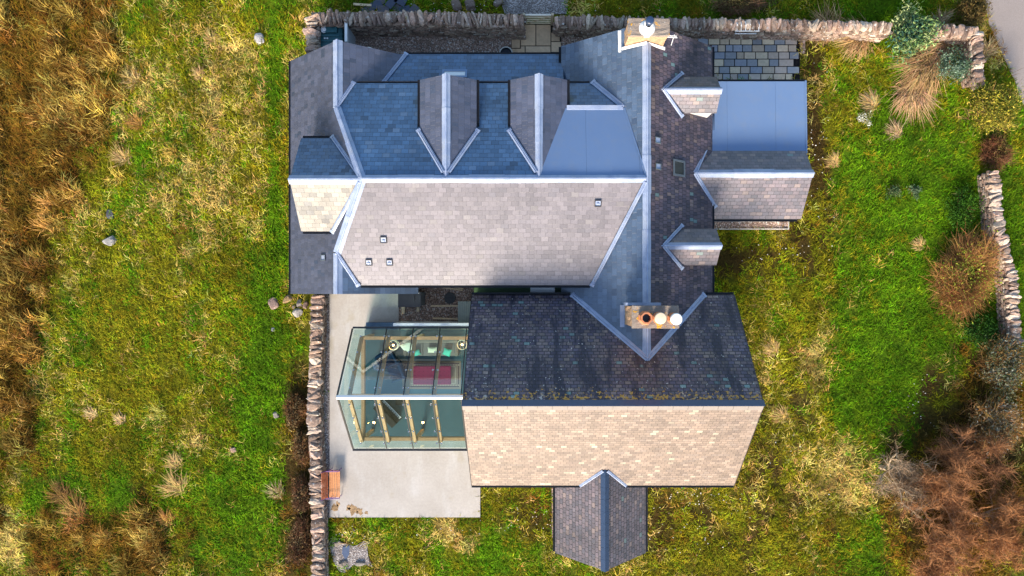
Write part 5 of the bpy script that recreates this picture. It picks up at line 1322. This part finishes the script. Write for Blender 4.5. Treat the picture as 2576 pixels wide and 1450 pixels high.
bush(2455, 18, 1.0, 1.0, 1.0, [(.05, .04, .015), (.10, .07, .02)], 'dark brown undergrowth outside the wall near the lane', 1200, .06, 1200, (.12, .08, .03), name='bramble', cat='bramble')

# bare reddish trees in the lower right
def bare_tree(px, py, h, spread, lean, col, tipcol, label, seed, nt=5200):
    rs = np.random.RandomState(seed); b = P(px, py, 0); t = thing('bare_tree', (b.x, b.y, 0), label, 'tree', 'leafless trees in the lower right garden')
    A = Acc(); B = Acc(); tips = []
    def limb(p, d, L, r, lvl, acc):
        pts = [Vector(p)]; rr = [r]; q = Vector(p); dd = Vector(d).normalized(); k = 5
        for i in range(k):
            dd = (dd + Vector(rs.randn(3) * .22) + Vector((0, 0, .04))).normalized(); q = q + dd * L / k
            if q.z < .15: q.z = .15
            pts.append(q.copy()); rr.append(r * (1 - .75 * (i + 1) / k))
        acc.tube([x[:] for x in pts], rr, np.array(col) * rs.uniform(.8, 1.2), 6 if lvl < 2 else 4)
        if lvl < 3:
            for j in range((6, 6, 5)[lvl]):
                i = rs.randint(1, 6); dv = (dd + Vector(rs.randn(3) * .75) + Vector((lean[0] * .3, lean[1] * .3, .05))).normalized()
                limb(pts[i], dv, L * rs.uniform(.45, .7), rr[i] * .62 + .003, lvl + 1, B)
        else: tips.extend([(pts[i], dd.copy()) for i in (1, 2, 3, 4, 5)])
    tr = Vector((lean[0] * .35, lean[1] * .35, 1)).normalized()
    A.tube([(0, 0, -.05), (.03, .02, h * .12), tuple(tr * h * .28)], [.15, .12, .09], col, 8)
    for j in range(6):
        az = j * 1.05 + rs.rand() * .6; limb(tr * h * (.16 + .02 * j), Vector((math.cos(az) * spread + lean[0], math.sin(az) * spread + lean[1], .75)), h * .62, .06, 1, B)
    tr_ = A.build('trunk', M['twig']); tr_.parent = t; br = B.build('branches', M['twig']); br.parent = t
    tp = np.array([x[0][:] for x in tips]); td = np.array([x[1][:] for x in tips]); idx = rs.randint(len(tp), size=nt)
    st0 = tp[idx] + rs.randn(nt, 3) * .05; dd = td[idx] * .6 + rs.randn(nt, 3) * .6; dd /= np.linalg.norm(dd, axis=1)[:, None]; L = rs.uniform(.2, .6, (nt, 1))
    en = st0 + dd * L; en[:, 2] = np.maximum(en[:, 2], .08); mid = (st0 + en) / 2 + rs.randn(nt, 3) * .03; sd = np.cross(dd, rs.randn(nt, 3)); sd /= np.linalg.norm(sd, axis=1)[:, None]
    w_ = .0085; V = np.concatenate([np.stack([st0 - sd * w_, st0 + sd * w_, mid + sd * w_ * .8, mid - sd * w_ * .8], 1), np.stack([mid - sd * w_ * .8, mid + sd * w_ * .8, en + sd * w_ * .3, en - sd * w_ * .3], 1)], 0)
    C = np.array(tipcol)[None] * np.clip(1 + .25 * rs.randn(nt, 1), .4, 1.9); C = np.clip(np.concatenate([C, C]), .004, .9)
    o = big_tris('crown', V, np.repeat(C[:, None], 4, 1), M['twig'], 4); o.parent = t
TW1, TW2 = (.40, .25, .15), (.36, .165, .07)
bare_tree(2215, 1175, 2.6, 1.0, (.5, -.3), (.55, .43, .29), (.27, .18, .11), 'leafless tree with pale grey branches, leftmost of the group', 1, 2600)
bare_tree(2310, 1205, 2.7, 1.0, (.5, -.4), TW1, TW2, 'leafless russet tree behind the pale branched one', 2, 5500)
bare_tree(2400, 1130, 2.3, 1.0, (.3, .0), (.25, .14, .09), (.26, .12, .055), 'dark leafless tree above the others, below the silver shrub', 3, 5200)
bare_tree(2330, 1350, 2.6, 1.0, (.3, -.4), TW1, TW2, 'leafless russet tree at the bottom edge', 4, 6500)
bare_tree(2445, 1290, 2.8, 1.0, (.4, -.1), TW1, (.34, .15, .06), 'leafless russet tree near the lower right corner', 5, 7000)
print('objects', len(bpy.data.objects), 'polys', sum(len(m.polygons) for m in bpy.data.meshes))
